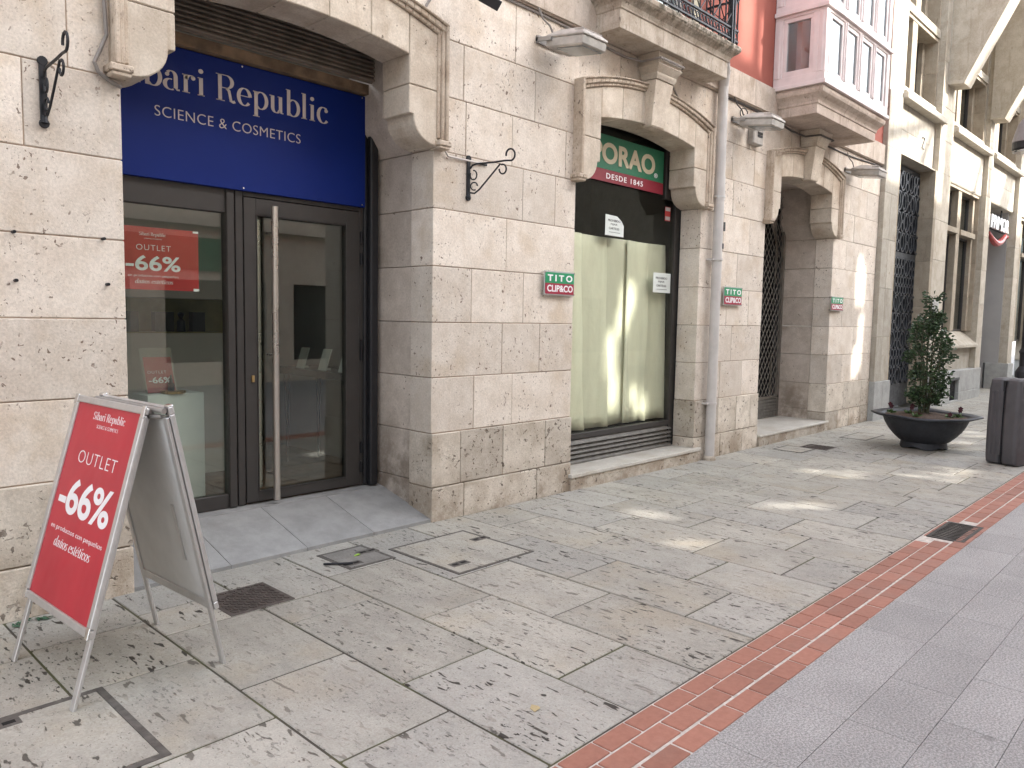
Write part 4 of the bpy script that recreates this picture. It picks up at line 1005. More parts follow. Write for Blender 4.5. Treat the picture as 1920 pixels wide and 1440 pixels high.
def notice(x0, x1, z0, z1, cut, label):
    N_ = empty('window_notice', ((x0+x1)/2, 4.815, z0), label, 'notice', 'no posters notices in the window')
    y = 4.8165
    poly = [(x0, z0), (x1, z0), (x1, z1), (x0, z1)] if not cut else [(x0, z0), (x1, z0), (x1, z0+.55*(z1-z0)), (x1-.04, z1-.05), (x0+.62*(x1-x0), z1-.006), (x0, z1)]
    t = MB(); t.prism(poly, y, y+.001); t.build('sheet', 'whitepaper', N_)
    t = MB(); w = x1-x0; h = z1-z0
    for i, s_ in enumerate(('PROHIBIDO', 'FIJAR', 'CARTELES')):
        ww = (.66, .36, .56)[i]*w; lay(t, font_geo(s_, .01), (0, y-.0005, 0), (1, 0, 0), (0, 0, 1), (x0+w*.47-ww/2, x0+w*.47+ww/2, z1-h*(.32+.19*i), z1-h*(.21+.19*i)), .0008)
    t.box(x0+.2*w, x1-.2*w, y-.001, y-.0004, z0+.16*h, z0+.18*h)
    t.build('lettering', 'black_ink', N_)
notice(6.385, 6.705, 2.462, 2.672, True, 'white paper notice with torn corner on the glass above the packing paper')
notice(7.29, 7.64, 1.912, 2.132, False, 'square white paper notice at the right edge of the papered window')
A_ = empty('alarm_sticker', (7.535, 4.81, 2.71), 'small red alarm sticker high on the right of the papered window', 'sticker')
t = MB(); t.box(7.48, 7.59, 4.816, 4.8175, 2.715, 2.87); t.build('sticker_base', 'red2', A_)
t = MB(); t.box(7.487, 7.583, 4.8145, 4.8157, 2.825, 2.865); t.box(7.487, 7.583, 4.8145, 4.8157, 2.725, 2.765); t.box(7.515, 7.555, 4.8138, 4.8144, 2.835, 2.855); t.build('printed_blocks', 'pipe', A_)

# floodlights on the wall
def floodlight(x, z, label, rz=0.0, cab=0):
    F = empty('wall_floodlight', (x, FY, z), label, 'floodlight', 'grey floodlights under the string course')
    mt = Matrix.Translation((x, 4.44, z)) @ Matrix.Rotation(rz, 4, 'Z') @ Matrix.Rotation(math.radians(8), 4, 'X')
    def bx(mb, *a): mb.box(*a, mat=mt)
    t = MB()
    def lp(z_, ix, iy): return [mt @ Vector(v) for v in ((-.155+ix, -.43+iy, z_), (.155-ix, -.43+iy, z_), (.155-ix, -.03-iy, z_), (-.155+ix, -.03-iy, z_))]
    t.loft([lp(-.075, .012, .012), lp(-.06, 0, 0), lp(.0, 0, 0), lp(.004, .006, .006)])
    t.loft([lp(.005, -.008, -.008), lp(.022, -.008, -.008), lp(.05, .025, .03), (lp(.082, .07, .09))])
    for k in range(8): bx(t, -.13+k*.034, -.118+k*.034, -.40, -.30, .045, .068)
    hs = t.build('housing', 'lampgrey', F, bevel=.006)
    t = MB(); bx(t, -.125, .125, -.41, -.13, -.082, -.0755); t.build('lens', 'lampglass', F)
    t = MB(); bx(t, -.18, -.158, -.10, .07, -.02, .012); bx(t, .158, .18, -.10, .07, -.02, .012); bx(t, -.18, .18, .045, .068, -.03, .03); t.build('bracket', 'alu_dark', F)
    t = MB(); c_ = [mt @ Vector(v) for v in ((-.06, -.02, .05), (-.10, .0, .12), (-.16, .03, .16), (-.20, .06, .24))]
    t.tube(c_, .008, 6)
    if cab: t.tube([mt @ Vector((.02+.09*math.cos(a), .03, .10+.055*math.sin(a))) for a in arange(0, 6.2, 12)], .007, 5)
    t.build('lead', 'cable_dark' if cab else 'cable', F)
floodlight(5.12, 3.93, 'weathered grey floodlight left of the carved stone balcony')
floodlight(8.50, 3.93, 'weathered grey floodlight with coiled lead, right of the drainpipe', cab=1)
floodlight(11.95, 3.87, 'weathered grey floodlight at the far right end of the shop building')
F = empty('black_floodlight', (4.0, 4.4, 3.95), 'small black floodlight at the top edge above the shop corner', 'floodlight')
mt = Matrix.Translation((4.02, 4.22, 3.925)) @ Matrix.Rotation(.15, 4, 'Z') @ Matrix.Rotation(math.radians(38), 4, 'X')
t = MB(); t.box(-.10, .10, -.10, .10, -.005, .05, mat=mt); t.box(-.11, .11, -.11, -.098, -.02, .055, mat=mt); t.box(-.11, .11, .098, .11, -.02, .055, mat=mt); t.box(-.11, -.098, -.098, .098, -.02, .055, mat=mt); t.box(.098, .11, -.098, .098, -.02, .055, mat=mt); t.build('housing', 'lampblack', F, bevel=.004)
t = MB(); t.box(-.097, .097, -.097, .097, -.012, -.006, mat=mt); t.build('lens', 'pipe', F)
t = MB(); t.tube([(4.02, 4.24, 3.96), (4.02, 4.40, 4.05), (4.02, FY, 4.05)], .014, 6); t.build('bracket', 'lampblack', F)
t = MB(); t.tube([(3.70, 4.495, 3.73), (3.715, 4.49, 3.80), (3.74, 4.49, 3.86), (3.80, 4.48, 3.95), (3.82, 4.48, 4.1)], .010, 6)
tag(t.build('lamp_lead', 'cable'), 'short grey cable hanging above the arch moulding near the black floodlight', 'cable')

# scroll brackets
def scroll(x, z0, z1, ang, label):
    K = empty('scroll_bracket', (x, FY, z0), label, 'bracket', 'black iron scroll brackets')
    d = Vector((math.sin(ang), -math.cos(ang), 0)); P0 = Vector((x, FY-.012, 0))
    def pt(r, z): return P0+d*r+Vector((0, 0, z))
    t = MB(); h = z1-z0
    t.tube([pt(0, z0+.012), pt(0, z0+.05)], [.021, .013], 10); 
    t.box(x-.017, x+.017, FY-.016, FY-.002, z0+.03, z1-.03)
    for zz in (z0+.012, z1-.012): t.tube([(x, FY-.018, zz), (x, FY-.002, zz)], .024, 12)
    t.build('back_plate', 'black_iron', K, bevel=.002)
    t = MB(); za = z1-.055
    arm = [pt(.012, za-.035), pt(.03, za-.01), pt(.06, za)]+[pt(r, za+.02*(r/.30)**2) for r in (.1, .2, .29)]
    arm += [pt(.335+.035*math.sin(a)*1.0-.0, za+.062-.045*math.cos(a)) for a in arange(.2, 4.9, 14)]
    t.tube(arm, .0075, 6); t.build('arm', 'black_iron', K)
    t = MB()
    lo = [pt(.042+.030*math.cos(a), z0+.085+.035*math.sin(a)) for a in arange(4.2, -1.2, 14)]
    br = lo[::1]
    lo2 = [pt(.045+.028*math.cos(a), z0+.10+.03*math.sin(a)) for a in arange(5.2, 0.0, 12)]
    stem = [pt(.015, z0+.05), pt(.05, z0+.045), pt(.09, z0+.075), pt(.16, z0+.155), pt(.255, za-.005)]
    end = [pt(.275+.028*math.cos(a), za-.045+.036*math.sin(a)) for a in arange(2.0, -3.2, 14)]
    t.tube(stem+end, .0068, 6); t.tube(lo2, .006, 5)
    t.tube([pt(.04+.027*math.cos(a), za-.085+.036*math.sin(a)) for a in arange(1.7, -3.6, 13)], .006, 5)
    t.build('brace', 'black_iron', K)
scroll(1.241, 2.530, 2.862, .02, 'black iron scroll bracket on the wall left of the blue sign')
scroll(4.183, 2.520, 2.845, .52, 'black iron scroll bracket on the pier right of the blue sign')

# drainpipe
D = empty('drainpipe', (7.975, 4.42, 0), 'pale grey drainpipe running down the wall beside the papered window', 'drainpipe')
t = MB(); t.tube([(7.978, 4.425, .05), (7.975, 4.425, 1.3), (7.97, 4.425, 3.05), (7.965, 4.425, 4.20), (7.93, 4.39, 4.34), (7.80, 4.33, 4.40)], .056, 20)
t.tube([(7.972, 4.425, 2.96), (7.968, 4.425, 3.22)], .061, 20); t.tube([(7.978, 4.425, .0), (7.978, 4.425, .05)], .053, 20)
t.build('pipe', 'pipe', D)
for z in (.66, 2.30, 3.0): 
    c_ = MB(); c_.tube([(7.972, 4.425, z-.011), (7.972, 4.425, z+.011)], .0665, 20); c_.box(7.88, 7.905, 4.42, FY, z-.009, z+.009); c_.box(8.03, 8.06, 4.415, FY, z-.009, z+.009); c_.build('clamp', 'pipe' if z != 3.0 else 'alu', D)
t = MB(); t.box(7.995, 8.03, 4.366, 4.372, 2.62, 2.72); t.box(7.985, 8.01, 4.3665, 4.371, 2.42, 2.48); t.build('sticker_remnant', 'bluegrey_iron', D)
t = MB(); t.lathe([(.075, 0), (.07, .03), (.058, .05)], 14, (7.978, 4.425, 0)); t.build('footing', 'plinth', D)
# meter box
X_ = empty('junction_box', (8.86, FY, 3.76), 'pale junction box with black vents under the coiled floodlight', 'box')
t = MB(); t.box(8.74, 8.99, 4.43, FY, 3.73, 3.93); t.build('casing', 'lampgrey', X_, bevel=.012)
t = MB(); t.box(8.84, 8.96, 4.424, 4.4295, 3.855, 3.882); t.box(8.84, 8.96, 4.424, 4.4295, 3.822, 3.848); t.build('vent_slots', 'black_iron', X_)
# cables
def cable(pts, r, mat, label):
    t = MB(); t.tube(pts, r, 6); tag(t.build('wall_cable', mat), label, 'cable')
cable([(-2, 4.50, 4.150), (1, 4.50, 4.150), (3.7, 4.50, 4.155), (5.0, 4.50, 4.150), (5.45, 4.50, 4.135), (6.2, 4.49, 4.10), (6.38, 4.42, 4.09), (6.42, 4.24, 4.10), (6.83, 4.24, 4.10), (6.88, 4.44, 4.05), (7.1, 4.50, 3.98), (7.45, 4.50, 3.66), (7.9, 4.50, 3.55)], .011, 'cable', 'long grey cable under the string course, sagging beneath the balcony')
cable([(8.05, 4.50, 4.15), (8.6, 4.50, 4.152), (9.5, 4.50, 4.13), (9.9, 4.49, 4.09), (10.14, 4.41, 4.05), (10.18, 4.22, 4.05), (10.60, 4.22, 4.05), (10.64, 4.42, 4.05), (10.9, 4.50, 4.10), (12, 4.50, 4.10), (13.3, 4.50, 4.15)], .012, 'cable_dark', 'dark cable running beneath the pink bay window')
cable([(1.515, 4.48, 4.1), (1.53, 4.478, 3.3), (1.54, 4.475, 3.05), (1.505, 4.478, 2.96), (1.48, 4.485, 2.90), (1.50, 4.49, 2.855), (1.55, 4.49, 2.825), (1.615, 4.49, 2.800)], .011, 'cable', 'grey conduit bending round the arch moulding left of the blue sign')
cable([(3.93, 4.48, 2.89), (3.925, 4.485, 2.85), (3.96, 4.49, 2.815), (4.10, 4.495, 2.815), (4.30, 4.495, 2.815)], .008, 'cable_white', 'white cable stub from the arch moulding towards the right scroll bracket')
t = MB()
for k in range(2): t.tube([(4.30+.045*k, 4.50, 2.815), (4.33+.045*k, 4.497, 2.812)], .010, 8)
tag(t.build('cable_end', 'black_iron'), 'black cut end of the white cable behind the right scroll bracket', 'cable end')
for (x, z), lb in zip(((1.087, 1.984), (1.089, 1.743), (1.505, 1.985), (1.520, 1.742)), ('upper left', 'lower left', 'upper right', 'lower right')):
    t = MB(); t.tube([(x, 4.478, z), (x, 4.52, z)], .0085, 8); t.tube([(x, 4.472, z), (x, 4.480, z)], .005, 8)
    tag(t.build('wall_bolt', 'black_iron'), 'short dark anchor bolt in the left wall, %s of the square of four' % lb, 'bolt', 'anchor bolts in the left wall')
# poster in the shop pane
Q = empty('window_poster', (2.1, 5.23, 1.74), 'red outlet poster stuck inside the left shop pane', 'poster')
t = MB(); t.box(1.60, 2.368, 5.262, 5.2635, 1.742, 2.150); t.build('sheet', 'red2', Q)
t = MB(); y = 5.2615
def fl(txt, box, off=0, sp=1.0, d=None): lay(t, (didone(txt, d) if d is not None else font_geo(txt, off, sp)), (0, y, 0), (1, 0, 0), (0, 0, 1), box, .0006)
fl('Sibari Republic', (1.978, 2.148, 2.088, 2.117), d=0); fl('SCIENCE & COSMETICS', (2.01, 2.125, 2.073, 2.079))
fl('OUTLET', (1.958, 2.180, 2.00, 2.036), -.012, 1.15); fl('-66%', (1.890, 2.243, 1.866, 1.966), .02); fl('en productos con pequeños', (1.903, 2.229, 1.822, 1.842), -.008); fl('daños estéticos', (1.946, 2.192, 1.782, 1.812), d=.25)
t.build('lettering', 'white_ink', Q)
t = MB(); t.box(2.33, 2.368, 5.2595, 5.2612, 2.135, 2.150); t.box(2.33, 2.368, 5.2595, 5.2612, 1.742, 1.760); t.build('tape', 'whitepaper', Q)
# display pedestal with card, tray and bottle
t = MB(); t.box(2.10, 2.50, 5.50, 5.86, .2, 1.015); tag(t.build('display_pedestal', 'pedestal', bevel=.003), 'white display pedestal standing inside the left shop pane', 'pedestal')
AH = empty('acrylic_holder', (2.23, 5.60, 1.015), 'clear acrylic holder with red outlet card on the white pedestal', 'card holder')
t = MB(); t.hexa([(2.135, 5.62, 1.016), (2.345, 5.58, 1.016), (2.345, 5.584, 1.016), (2.135, 5.624, 1.016)], [(2.105, 5.66, 1.34), (2.315, 5.62, 1.34), (2.315, 5.624, 1.34), (2.105, 5.664, 1.34)]); t.build('acrylic_sheet', 'acryl', AH)
t = MB(); t.hexa([(2.150, 5.625, 1.02), (2.335, 5.590, 1.02), (2.335, 5.591, 1.02), (2.150, 5.626, 1.02)], [(2.130, 5.655, 1.275), (2.310, 5.620, 1.275), (2.310, 5.621, 1.275), (2.130, 5.656, 1.275)]); t.build('card', 'red', AH)
t = MB(); U_ = Vector((.9823, -.187, 0)); V_ = Vector((-.085, .118, .99)).normalized(); O_ = Vector((2.150, 5.617, 1.02))
lay(t, font_geo('-66%', .02), O_, U_, V_, (.015, .165, .07, .115), .001); lay(t, font_geo('OUTLET', -.01, 1.2), O_, U_, V_, (.015, .14, .14, .16), .001); t.build('lettering', 'white_ink', AH)
TR = MB(); TR.lathe([(.075, 0), (.085, .008), (.085, .020), (.075, .022)], 24, (2.30, 5.555, 1.015)); tag(TR.build('gold_tray', 'gold', smooth=False), 'round gold tray on the white pedestal', 'tray')
BT = empty('dropper_bottle', (2.285, 5.555, 1.037), 'small dark dropper bottle standing on the gold tray', 'bottle')
t = MB(); t.lathe([(.022, 0), (.023, .005), (.023, .05), (.010, .062)], 14, (2.285, 5.555, 1.037)); t.build('body', 'blackbox', BT)
t = MB(); t.lathe([(.011, .062), (.011, .085), (.006, .09), (.005, .115)], 12, (2.285, 5.555, 1.037)); t.build('dropper', 'black_ink', BT)
# white wall unit with niche, cartons
t = MB(); t.box(1.0, 3.45, 6.5, 6.9, .2, 1.42, .5); t.box(1.0, 3.45, 6.5, 6.9, 1.715, 3.4, .5); t.box(1.0, 1.9, 6.52, 6.9, 1.42, 1.715, .5); t.box(3.36, 3.45, 6.5, 6.9, 1.42, 1.715, .5)
U1 = t.build('niche_unit', 'counter'); tag(U1, 'pale wall unit with long product niche at the back of the shop', 'wall unit')
t = MB(); t.box(1.9, 3.36, 6.86, 6.88, 1.42, 1.715, .5); t.box(1.9, 3.36, 6.55, 6.86, 1.421, 1.43, .5); t.build('niche_back', 'niche', U1)
for x0, x1, d in ((2.26, 2.47, 'left'), (2.60, 2.76, 'middle'), (2.92, 3.03, 'right')):
    t = MB(); t.box(x0, x1, 6.62, 6.70, 1.432, 1.60); tag(t.build('product_carton', 'blackbox', bevel=.002), 'black product carton in the niche, %s one of three' % d, 'carton', 'cartons in the shop niche')
t = MB(); t.lathe([(.035, 0), (.035, .09), (.012, .11), (.03, .15), (.012, .165)], 12, (2.835, 6.66, 1.432)); tag(t.build('pump_bottle', 'blackbox'), 'black pump bottle in the niche between middle and right cartons', 'bottle')
CT = empty('console_table', (3.95, 6.1, .2), 'dark console table on hairpin legs along the shop side wall', 'table')
t = MB(); t.box(3.72, 4.2, 5.45, 6.72, 1.04, 1.10); t.build('tabletop', 'blackbox', CT)
for (px, py) in ((3.78, 5.6), (3.78, 6.55), (4.12, 5.6), (4.12, 6.55)):
    t = MB(); t.tube([(px-.05, py-.04, 1.04), (px, py, .2), (px+.05, py+.04, 1.04)], .007, 6); t.build('leg', 'black_iron', CT)
for yy, d in ((6.35, 'farthest from the glass'), (5.98, 'middle one of three'), (5.66, 'nearest the glass')):
    t = MB(); t.hexa([(3.80, yy-.06, 1.10), (3.80, yy+.07, 1.10), (3.81, yy+.07, 1.10), (3.81, yy-.06, 1.10)], [(3.86, yy-.06, 1.29), (3.86, yy+.07, 1.29), (3.87, yy+.07, 1.29), (3.87, yy-.06, 1.29)])
    t.box(3.80, 3.88, yy-.02, yy+.02, 1.10, 1.12)
    tag(t.build('booklet', 'whitepaper'), 'white leaflet leaning on the console table, '+d, 'leaflet', 'leaflets on the console table')

# ================================================================== STREET THINGS
# --- A-board
A = Vector((.885, 3.985, 0)); Bq = Vector((.927, 3.279, 0)); v1 = Vector((.358, .093, 1.19)); u1 = Bq-A
A2 = Vector((1.539, 3.965, 0)); B2 = Vector((1.580, 3.289, 0)); v2 = Vector((-.250, -.016, 1.198)); u2 = B2-A2
SB = empty('sandwich_board', (1.23, 3.63, 0), 'red and silver A-frame pavement sign advertising an outlet sale', 'sandwich board')
n1 = u1.cross(v1).normalized()           # points out of the red face
n2 = -(u2.cross(v2)).normalized()        # points out of the back face
if n1.x > 0: n1 = -n1
if n2.x < 0: n2 = -n2
def on(a, u, v, n, s, t_, d): return a+u*s+v*t_+n*d
def slab3(mb, a, u, v, n, s0, s1, t0, t1, d0, d1):
    mb.hexa([on(a, u, v, n, s0, t0, d0), on(a, u, v, n, s1, t0, d0), on(a, u, v, n, s1, t0, d1), on(a, u, v, n, s0, t0, d1)],
            [on(a, u, v, n, s0, t1, d0), on(a, u, v, n, s1, t1, d0), on(a, u, v, n, s1, t1, d1), on(a, u, v, n, s0, t1, d1)])
tb = .232
t = MB()
for s0, s1 in ((-.012, .045), (.972, 1.03)): slab3(t, A, u1, v1, n1, s0, s1, tb+.03, .972, -.004, .016)
for t0, t1 in ((tb, tb+.028), (.974, 1.0)): slab3(t, A, u1, v1, n1, -.012, 1.03, t0, t1, -.004, .016)
t.build('front_frame', 'alu', SB, bevel=.006, seg=2)
for s0 in (-.014, .988):
    for t0 in (tb-.004, .962):
        t = MB(); slab3(t, A, u1, v1, n1, s0, s0+.046, t0, t0+.042, .012, .019); t.build('corner_cap', 'chrome', SB, bevel=.006, seg=2)
for s0, s1 in ((.955, 1.015), (-.01, .05)):
    t = MB(); slab3(t, A2, u2, v2, n2, s0, s1, .955, 1.008, -.004, .022); t.build('corner_cap', 'chrome', SB, bevel=.006, seg=2)
t = MB(); slab3(t, A, u1, v1, n1, .04, .98, tb+.02, .98, -.003, .006); ps = t.build('poster', 'red', SB)
t = MB()
def bl(txt, box, off=0, sp=1.0, d=None):
    s0, s1, t0, t1 = box
    lay(t, (didone(txt, d) if d is not None else font_geo(txt, off, sp)), A+n1*.0062, u1, v1, box, .0006, Nn=n1)
bl('Sibari Republic', (.315, .782, .912, .951), d=0); bl('SCIENCE & COSMETICS', (.400, .716, .8915, .9045), -.015)
bl('OUTLET', (.246, .818, .756, .801), -.018, 1.10); bl('-66%', (.112, .885, .566, .698), .022, .96)
bl('en productos con pequeños', (.105, .892, .497, .520), -.006); bl('daños estéticos', (.215, .775, .445, .483), d=.25)
t.build('lettering', 'white_ink', ps)
for nm, a, u, v, n in (('front', A, u1, v1, n1), ('back', A2, u2, v2, n2)):
    for s0 in (.0, .958):
        t = MB(); slab3(t, a, u, v, n, s0, s0+.05, 0.0, .965, -.020, -.0045); t.build('leg', 'alu', SB, bevel=.003)
t = MB(); slab3(t, A, u1, v1, n1, .05, .958, tb+.01, .97, -.010, -.005); t.build('front_back_sheet', 'alu_back', SB)
t = MB(); slab3(t, A2, u2, v2, n2, .05, .958, tb, .97, -.012, -.004); t.build('back_sheet', 'alu_back', SB)
t = MB()
for s0, s1 in ((-.012, .045), (.966, 1.02)): slab3(t, A2, u2, v2, n2, s0, s1, tb+.02, .972, -.003, .018)
for t0, t1 in ((tb-.01, tb+.018), (.974, 1.0)): slab3(t, A2, u2, v2, n2, -.012, 1.02, t0, t1, -.003, .018)
slab3(t, A2, u2, v2, n2, .045, .966, tb-.006, tb+.030, -.018, -.0125)
t.build('back_frame', 'alu', SB, bevel=.005)
t = MB()
ta, tb2 = A+v1, A2+v2
t.tube([A+v1+u1*.02-n1*.022-v1*.012, A+v1+u1*1.0-n1*.022-v1*.012], .011, 10); t.tube([A2+v2+u2*.0-n2*.018-v2*.010, A2+v2+u2*1.0-n2*.018-v2*.010], .012, 10)
for s in (.04, .96):
    t.tube([A+v1*.97+u1*s-n1*.02, A2+v2*.97+u2*s-n2*.02], .009, 8)
t.build('hinge_bar', 'alu_dark', SB)
t = MB(); p0 = on(A2, u2, v2, n2, .74, .78, -.014)
slab3(t, A2, u2, v2, n2, .76, .80, .40, .62, -.016, -.0125); t.build('stay_strap', 'alu', SB)

# --- planter
PC = Vector((10.96, 2.98, 0))
PL = empty('planter', PC, 'large black bowl planter on scalloped foot in front of the office building', 'planter')
t = MB()
def wob(r, z, a): return (r*(1+.006*math.sin(5*a+1)), z+(.010*math.sin(3*a+.5)+.006*math.sin(7*a) if r > .53 else 0))
t.lathe([(.26, .085), (.30, .105), (.36, .16), (.425, .235), (.475, .32), (.500, .385), (.505, .408), (.55, .418), (.63, .425), (.655, .437), (.652, .452), (.60, .452), (.545, .444), (.525, .440), (.515, .405), (.50, .39)], 56, PC, fz=wob, cap=False)
t.build('bowl', 'planter', PL, smooth=True)
def sc_(r, z, a): return (r, z if z > .03 else .028*abs(math.sin(2.5*a+.4))**1.5*1.3)
t = MB(); t.lathe([(.245, .0), (.282, .0), (.276, .05), (.268, .10), (.25, .10), (.245, .05)], 60, PC, fz=sc_, cap=False); t.build('foot', 'planter', PL)
t = MB(); t.lathe([(.0, .46), (.12, .458), (.3, .442), (.46, .425), (.512, .41)], 40, PC, fz=lambda r, z, a: (r, z+.008*math.sin(9*a+r*30)), cap=False); t.build('soil', 'soil', PL, smooth=True)
# shrub
SH = empty('shrub', PC+Vector((0, 0, .45)), 'tall dark evergreen shrub growing in the black bowl planter', 'shrub')
rn = random.Random(11); st = MB(); lf = MB()
def leaf(p, size, d, rng, mb, tint):
    d = d.normalized(); s = d.cross(Vector((rng.uniform(-1, 1), rng.uniform(-1, 1), rng.uniform(-.4, 1)))).normalized()
    nrm = s.cross(d).normalized(); L_ = size; w_ = size*.30
    vs = [p, p+d*L_*.35+s*w_+nrm*.1*w_, p+d*L_*.75+s*w_*.7+nrm*.05*L_, p+d*L_+nrm*.12*L_*-1, p+d*L_*.75-s*w_*.7+nrm*.05*L_, p+d*L_*.35-s*w_+nrm*.1*w_, p+d*L_*.4+nrm*(-.14)*L_]
    mb.add(vs, [(0, 1, 6), (1, 2, 6), (2, 3, 6), (3, 4, 6), (4, 5, 6), (5, 0, 6)], tint)
def rad(z):    # crown half width by height
    pts = [(.55, .10), (.64, .20), (.78, .255), (.95, .235), (1.1, .225), (1.25, .265), (1.4, .235), (1.52, .20), (1.66, .155), (1.74, .09), (1.82, .035), (1.98, .05)]
    for i in range(len(pts)-1):
        if pts[i][0] <= z <= pts[i+1][0]:
            q = (z-pts[i][0])/(pts[i+1][0]-pts[i][0]); return pts[i][1]*(1-q)+pts[i+1][1]*q
    return .04
stems = []
for k in range(11):
    a = rn.uniform(0, 6.28); r0 = rn.uniform(.01, .09); ztop = rn.uniform(1.1, 1.70) if k else 1.96
    a2 = a+rn.uniform(-.6, .6); pts = []
    for i in range(8):
        q = i/7; z = .44+(ztop-.44)*q; r = r0+(rad(z)*rn.uniform(.35, .8) if k else .03)*q**1.1
        pts.append(PC+Vector((r*math.cos(a+(a2-a)*q), r*math.sin(a+(a2-a)*q), z)))
    st.tube(pts, [.011*(1-.75*i/7)+.002 for i in range(8)], 5); stems.append(pts)
clumps = []
for k in range(185):
    z = rn.uniform(.60, 1.72); a = rn.uniform(0, 6.28); r = rad(z)*math.sqrt(rn.uniform(.08, 1.0))*rn.uniform(.85, 1.12)
    clumps.append((PC+Vector((r*math.cos(a), r*math.sin(a), z)), a, rn.uniform(.25, 1)))
for k in range(7): clumps.append((PC+Vector((rn.uniform(-.03, .03), rn.uniform(-.03, .03), 1.70+k*.022)), rn.uniform(0, 6), .5))
for q in ((-.055, 0, 1.93), (-.04, .03, 1.97), (.06, 0, 1.94), (.075, -.02, 1.96), (.02, .03, 1.88)): clumps.append((PC+Vector((q[0]*.75, -q[0]*.75+q[1], q[2])), rn.uniform(0, 6), .6))
for c_, a, tn in clumps:
    base = min((p for s in stems for p in s), key=lambda p: (p-c_).length+.3*max(0, p.z-c_.z))
    if rn.random() < .8: st.tube([base, (base+c_)/2+Vector((0, 0, .02)), c_], .003, 4)
    for i in range(rn.randint(12, 20)):
        d = Vector((math.cos(a)+rn.uniform(-1.1, 1.1), math.sin(a)+rn.uniform(-1.1, 1.1), rn.uniform(-.5, .9)))
        p = c_+Vector((rn.gauss(0, .030), rn.gauss(0, .030), rn.gauss(0, .034)))
        leaf(p, rn.uniform(.036, .060), d, rn, lf, min(1, max(0, tn*.6+rn.uniform(-.2, .45))))
st.build('stems', 'bark', SH); lf.build('leaves', 'leaf', SH, fixn=False)
# pansies
vdir = Vector((PC.x, PC.y, 0)).normalized(); rt = Vector((vdir.y, -vdir.x, 0))
for s_, dd, ht, lb in ((-.40, .02, .10, 'at the left end of the planter'), (-.18, -.05, .10, 'left of the shrub stems'), (-.10, -.30, .02, 'low at the front edge of the soil'), (.27, -.20, .05, 'just right of the shrub stems'), (.37, -.05, .10, 'at the right end of the planter')):
    p0 = PC+rt*s_+vdir*dd; p0.z = .425
    F = empty('pansy', p0, 'small dark red pansy plant %s' % lb, 'flower', 'pansies in the planter')
    t = MB()
    for i in range(26):
        a = rn.uniform(0, 6.28); d = Vector((math.cos(a), math.sin(a), rn.uniform(.2, 1.1))); leaf(p0+Vector((rn.uniform(-.03, .03), rn.uniform(-.03, .03), rn.uniform(0, .03))), rn.uniform(.035, .06), d, rn, t, rn.random())
    t.build('leaves', 'leaf_light', F, fixn=False)
    for i in range(2 if ht > .06 else 1):
        c_ = p0+Vector((rn.uniform(-.03, .03), rn.uniform(-.03, .03), ht*.75+.03*i+.02)); t = MB()
        t.tube([p0, c_], .002, 4)
        for k in range(5):
            a = k*2*math.pi/5+.3; u = rt*math.cos(a)+Vector((0, 0, 1))*math.sin(a); w2 = rt*-math.sin(a)+Vector((0, 0, 1))*math.cos(a)
            t.add([c_, c_+u*.018+w2*.014-vdir*.004, c_+u*.032-vdir*.006, c_+u*.018-w2*.014-vdir*.004], [(0, 1, 2, 3)])
        t.build('bloom', 'petal', F, fixn=False)

# --- litter bin on a lamp post
BN = empty('litter_bin', (10.47, 1.93, 0), 'dark grey moulded plastic litter bin at the right edge of the pavement', 'litter bin')
rz = math.radians(-17); mtb = Matrix.Translation((10.47, 1.93, 0)) @ Matrix.Rotation(rz, 4, 'Z')
def rr(cx, hx_, hy_, z, r=.05, n=6):
    out = []
    for (sx, sy, a0) in ((1, 1, 0), (-1, 1, 90), (-1, -1, 180), (1, -1, 270)):
        for i in range(n+1):
            a = math.radians(a0+90*i/n); out.append(mtb @ Vector((cx+sx*(hx_-r)+r*math.cos(a), sy*(hy_-r)+r*math.sin(a), z)))
    return out
ZB = [(.012, .80), (.03, .90), (.10, .955), (.3, .99), (.5, 1.0), (.7, .985), (.88, .945), (.945, .92), (.985, .86), (1.005, .70)]
def shell(y0, y1):
    t = MB(); cyy = (y0+y1)/2; hh_ = (y1-y0)/2; lo = []
    for z, k in ZB:
        q = []
        for (sx, sy, a0) in ((1, 1, 0), (-1, 1, 90), (-1, -1, 180), (1, -1, 270)):
            for i in range(7):
                a = math.radians(a0+90*i/6); r = .045 if z < .95 else .03
                hx2 = .205*k; hy2 = hh_*(k if z > .9 else (.9+.1*k))
                q.append(mtb @ Vector((sx*(hx2-r)+r*math.cos(a), cyy+sy*(hy2-r)+r*math.sin(a), z)))
        lo.append(q)
    t.loft(lo); return t
t = shell(-.176, -.0015); 
t.build('front_shell', 'bin', BN, bevel=0)
t = shell(.0015, .176)
t.build('rear_shell', 'bin', BN)
t = MB()
for k in (-.09, .0, .085):
    t.box(-.2095, -.2035, .06+k*.6-.012, .06+k*.6+.012, .12, .86, mat=mtb)
t.box(-.14, .14, -.1795, -.174, .14, .78, mat=mtb)
t.build('moulded_ribs', 'bin', BN, bevel=.003)
t = MB(); t.box(-.13, .17, -.1775, -.15, .84, .925, mat=mtb); t.build('opening', 'bin_dark', BN, bevel=.01)
t = MB(); t.box(-.19, .19, -.01, .01, .02, .98, mat=mtb); t.build('core', 'bin_dark', BN)
lx, ly = 16.32, 2.865
LP = empty('lamp_post', (lx, ly, 0), 'black lamp post with bell lantern at the far right edge behind the litter bin', 'lamp post')
t = MB(); t.lathe([(.13, 0), (.13, .62), (.12, .66), (.145, .72), (.145, .80), (.11, .86), (.085, .90), (.09, 1.12), (.105, 1.16), (.075, 1.22), (.062, 5.6), (.03, 5.7)], 20, (lx, ly, 0)); t.build('post', 'postm', LP)
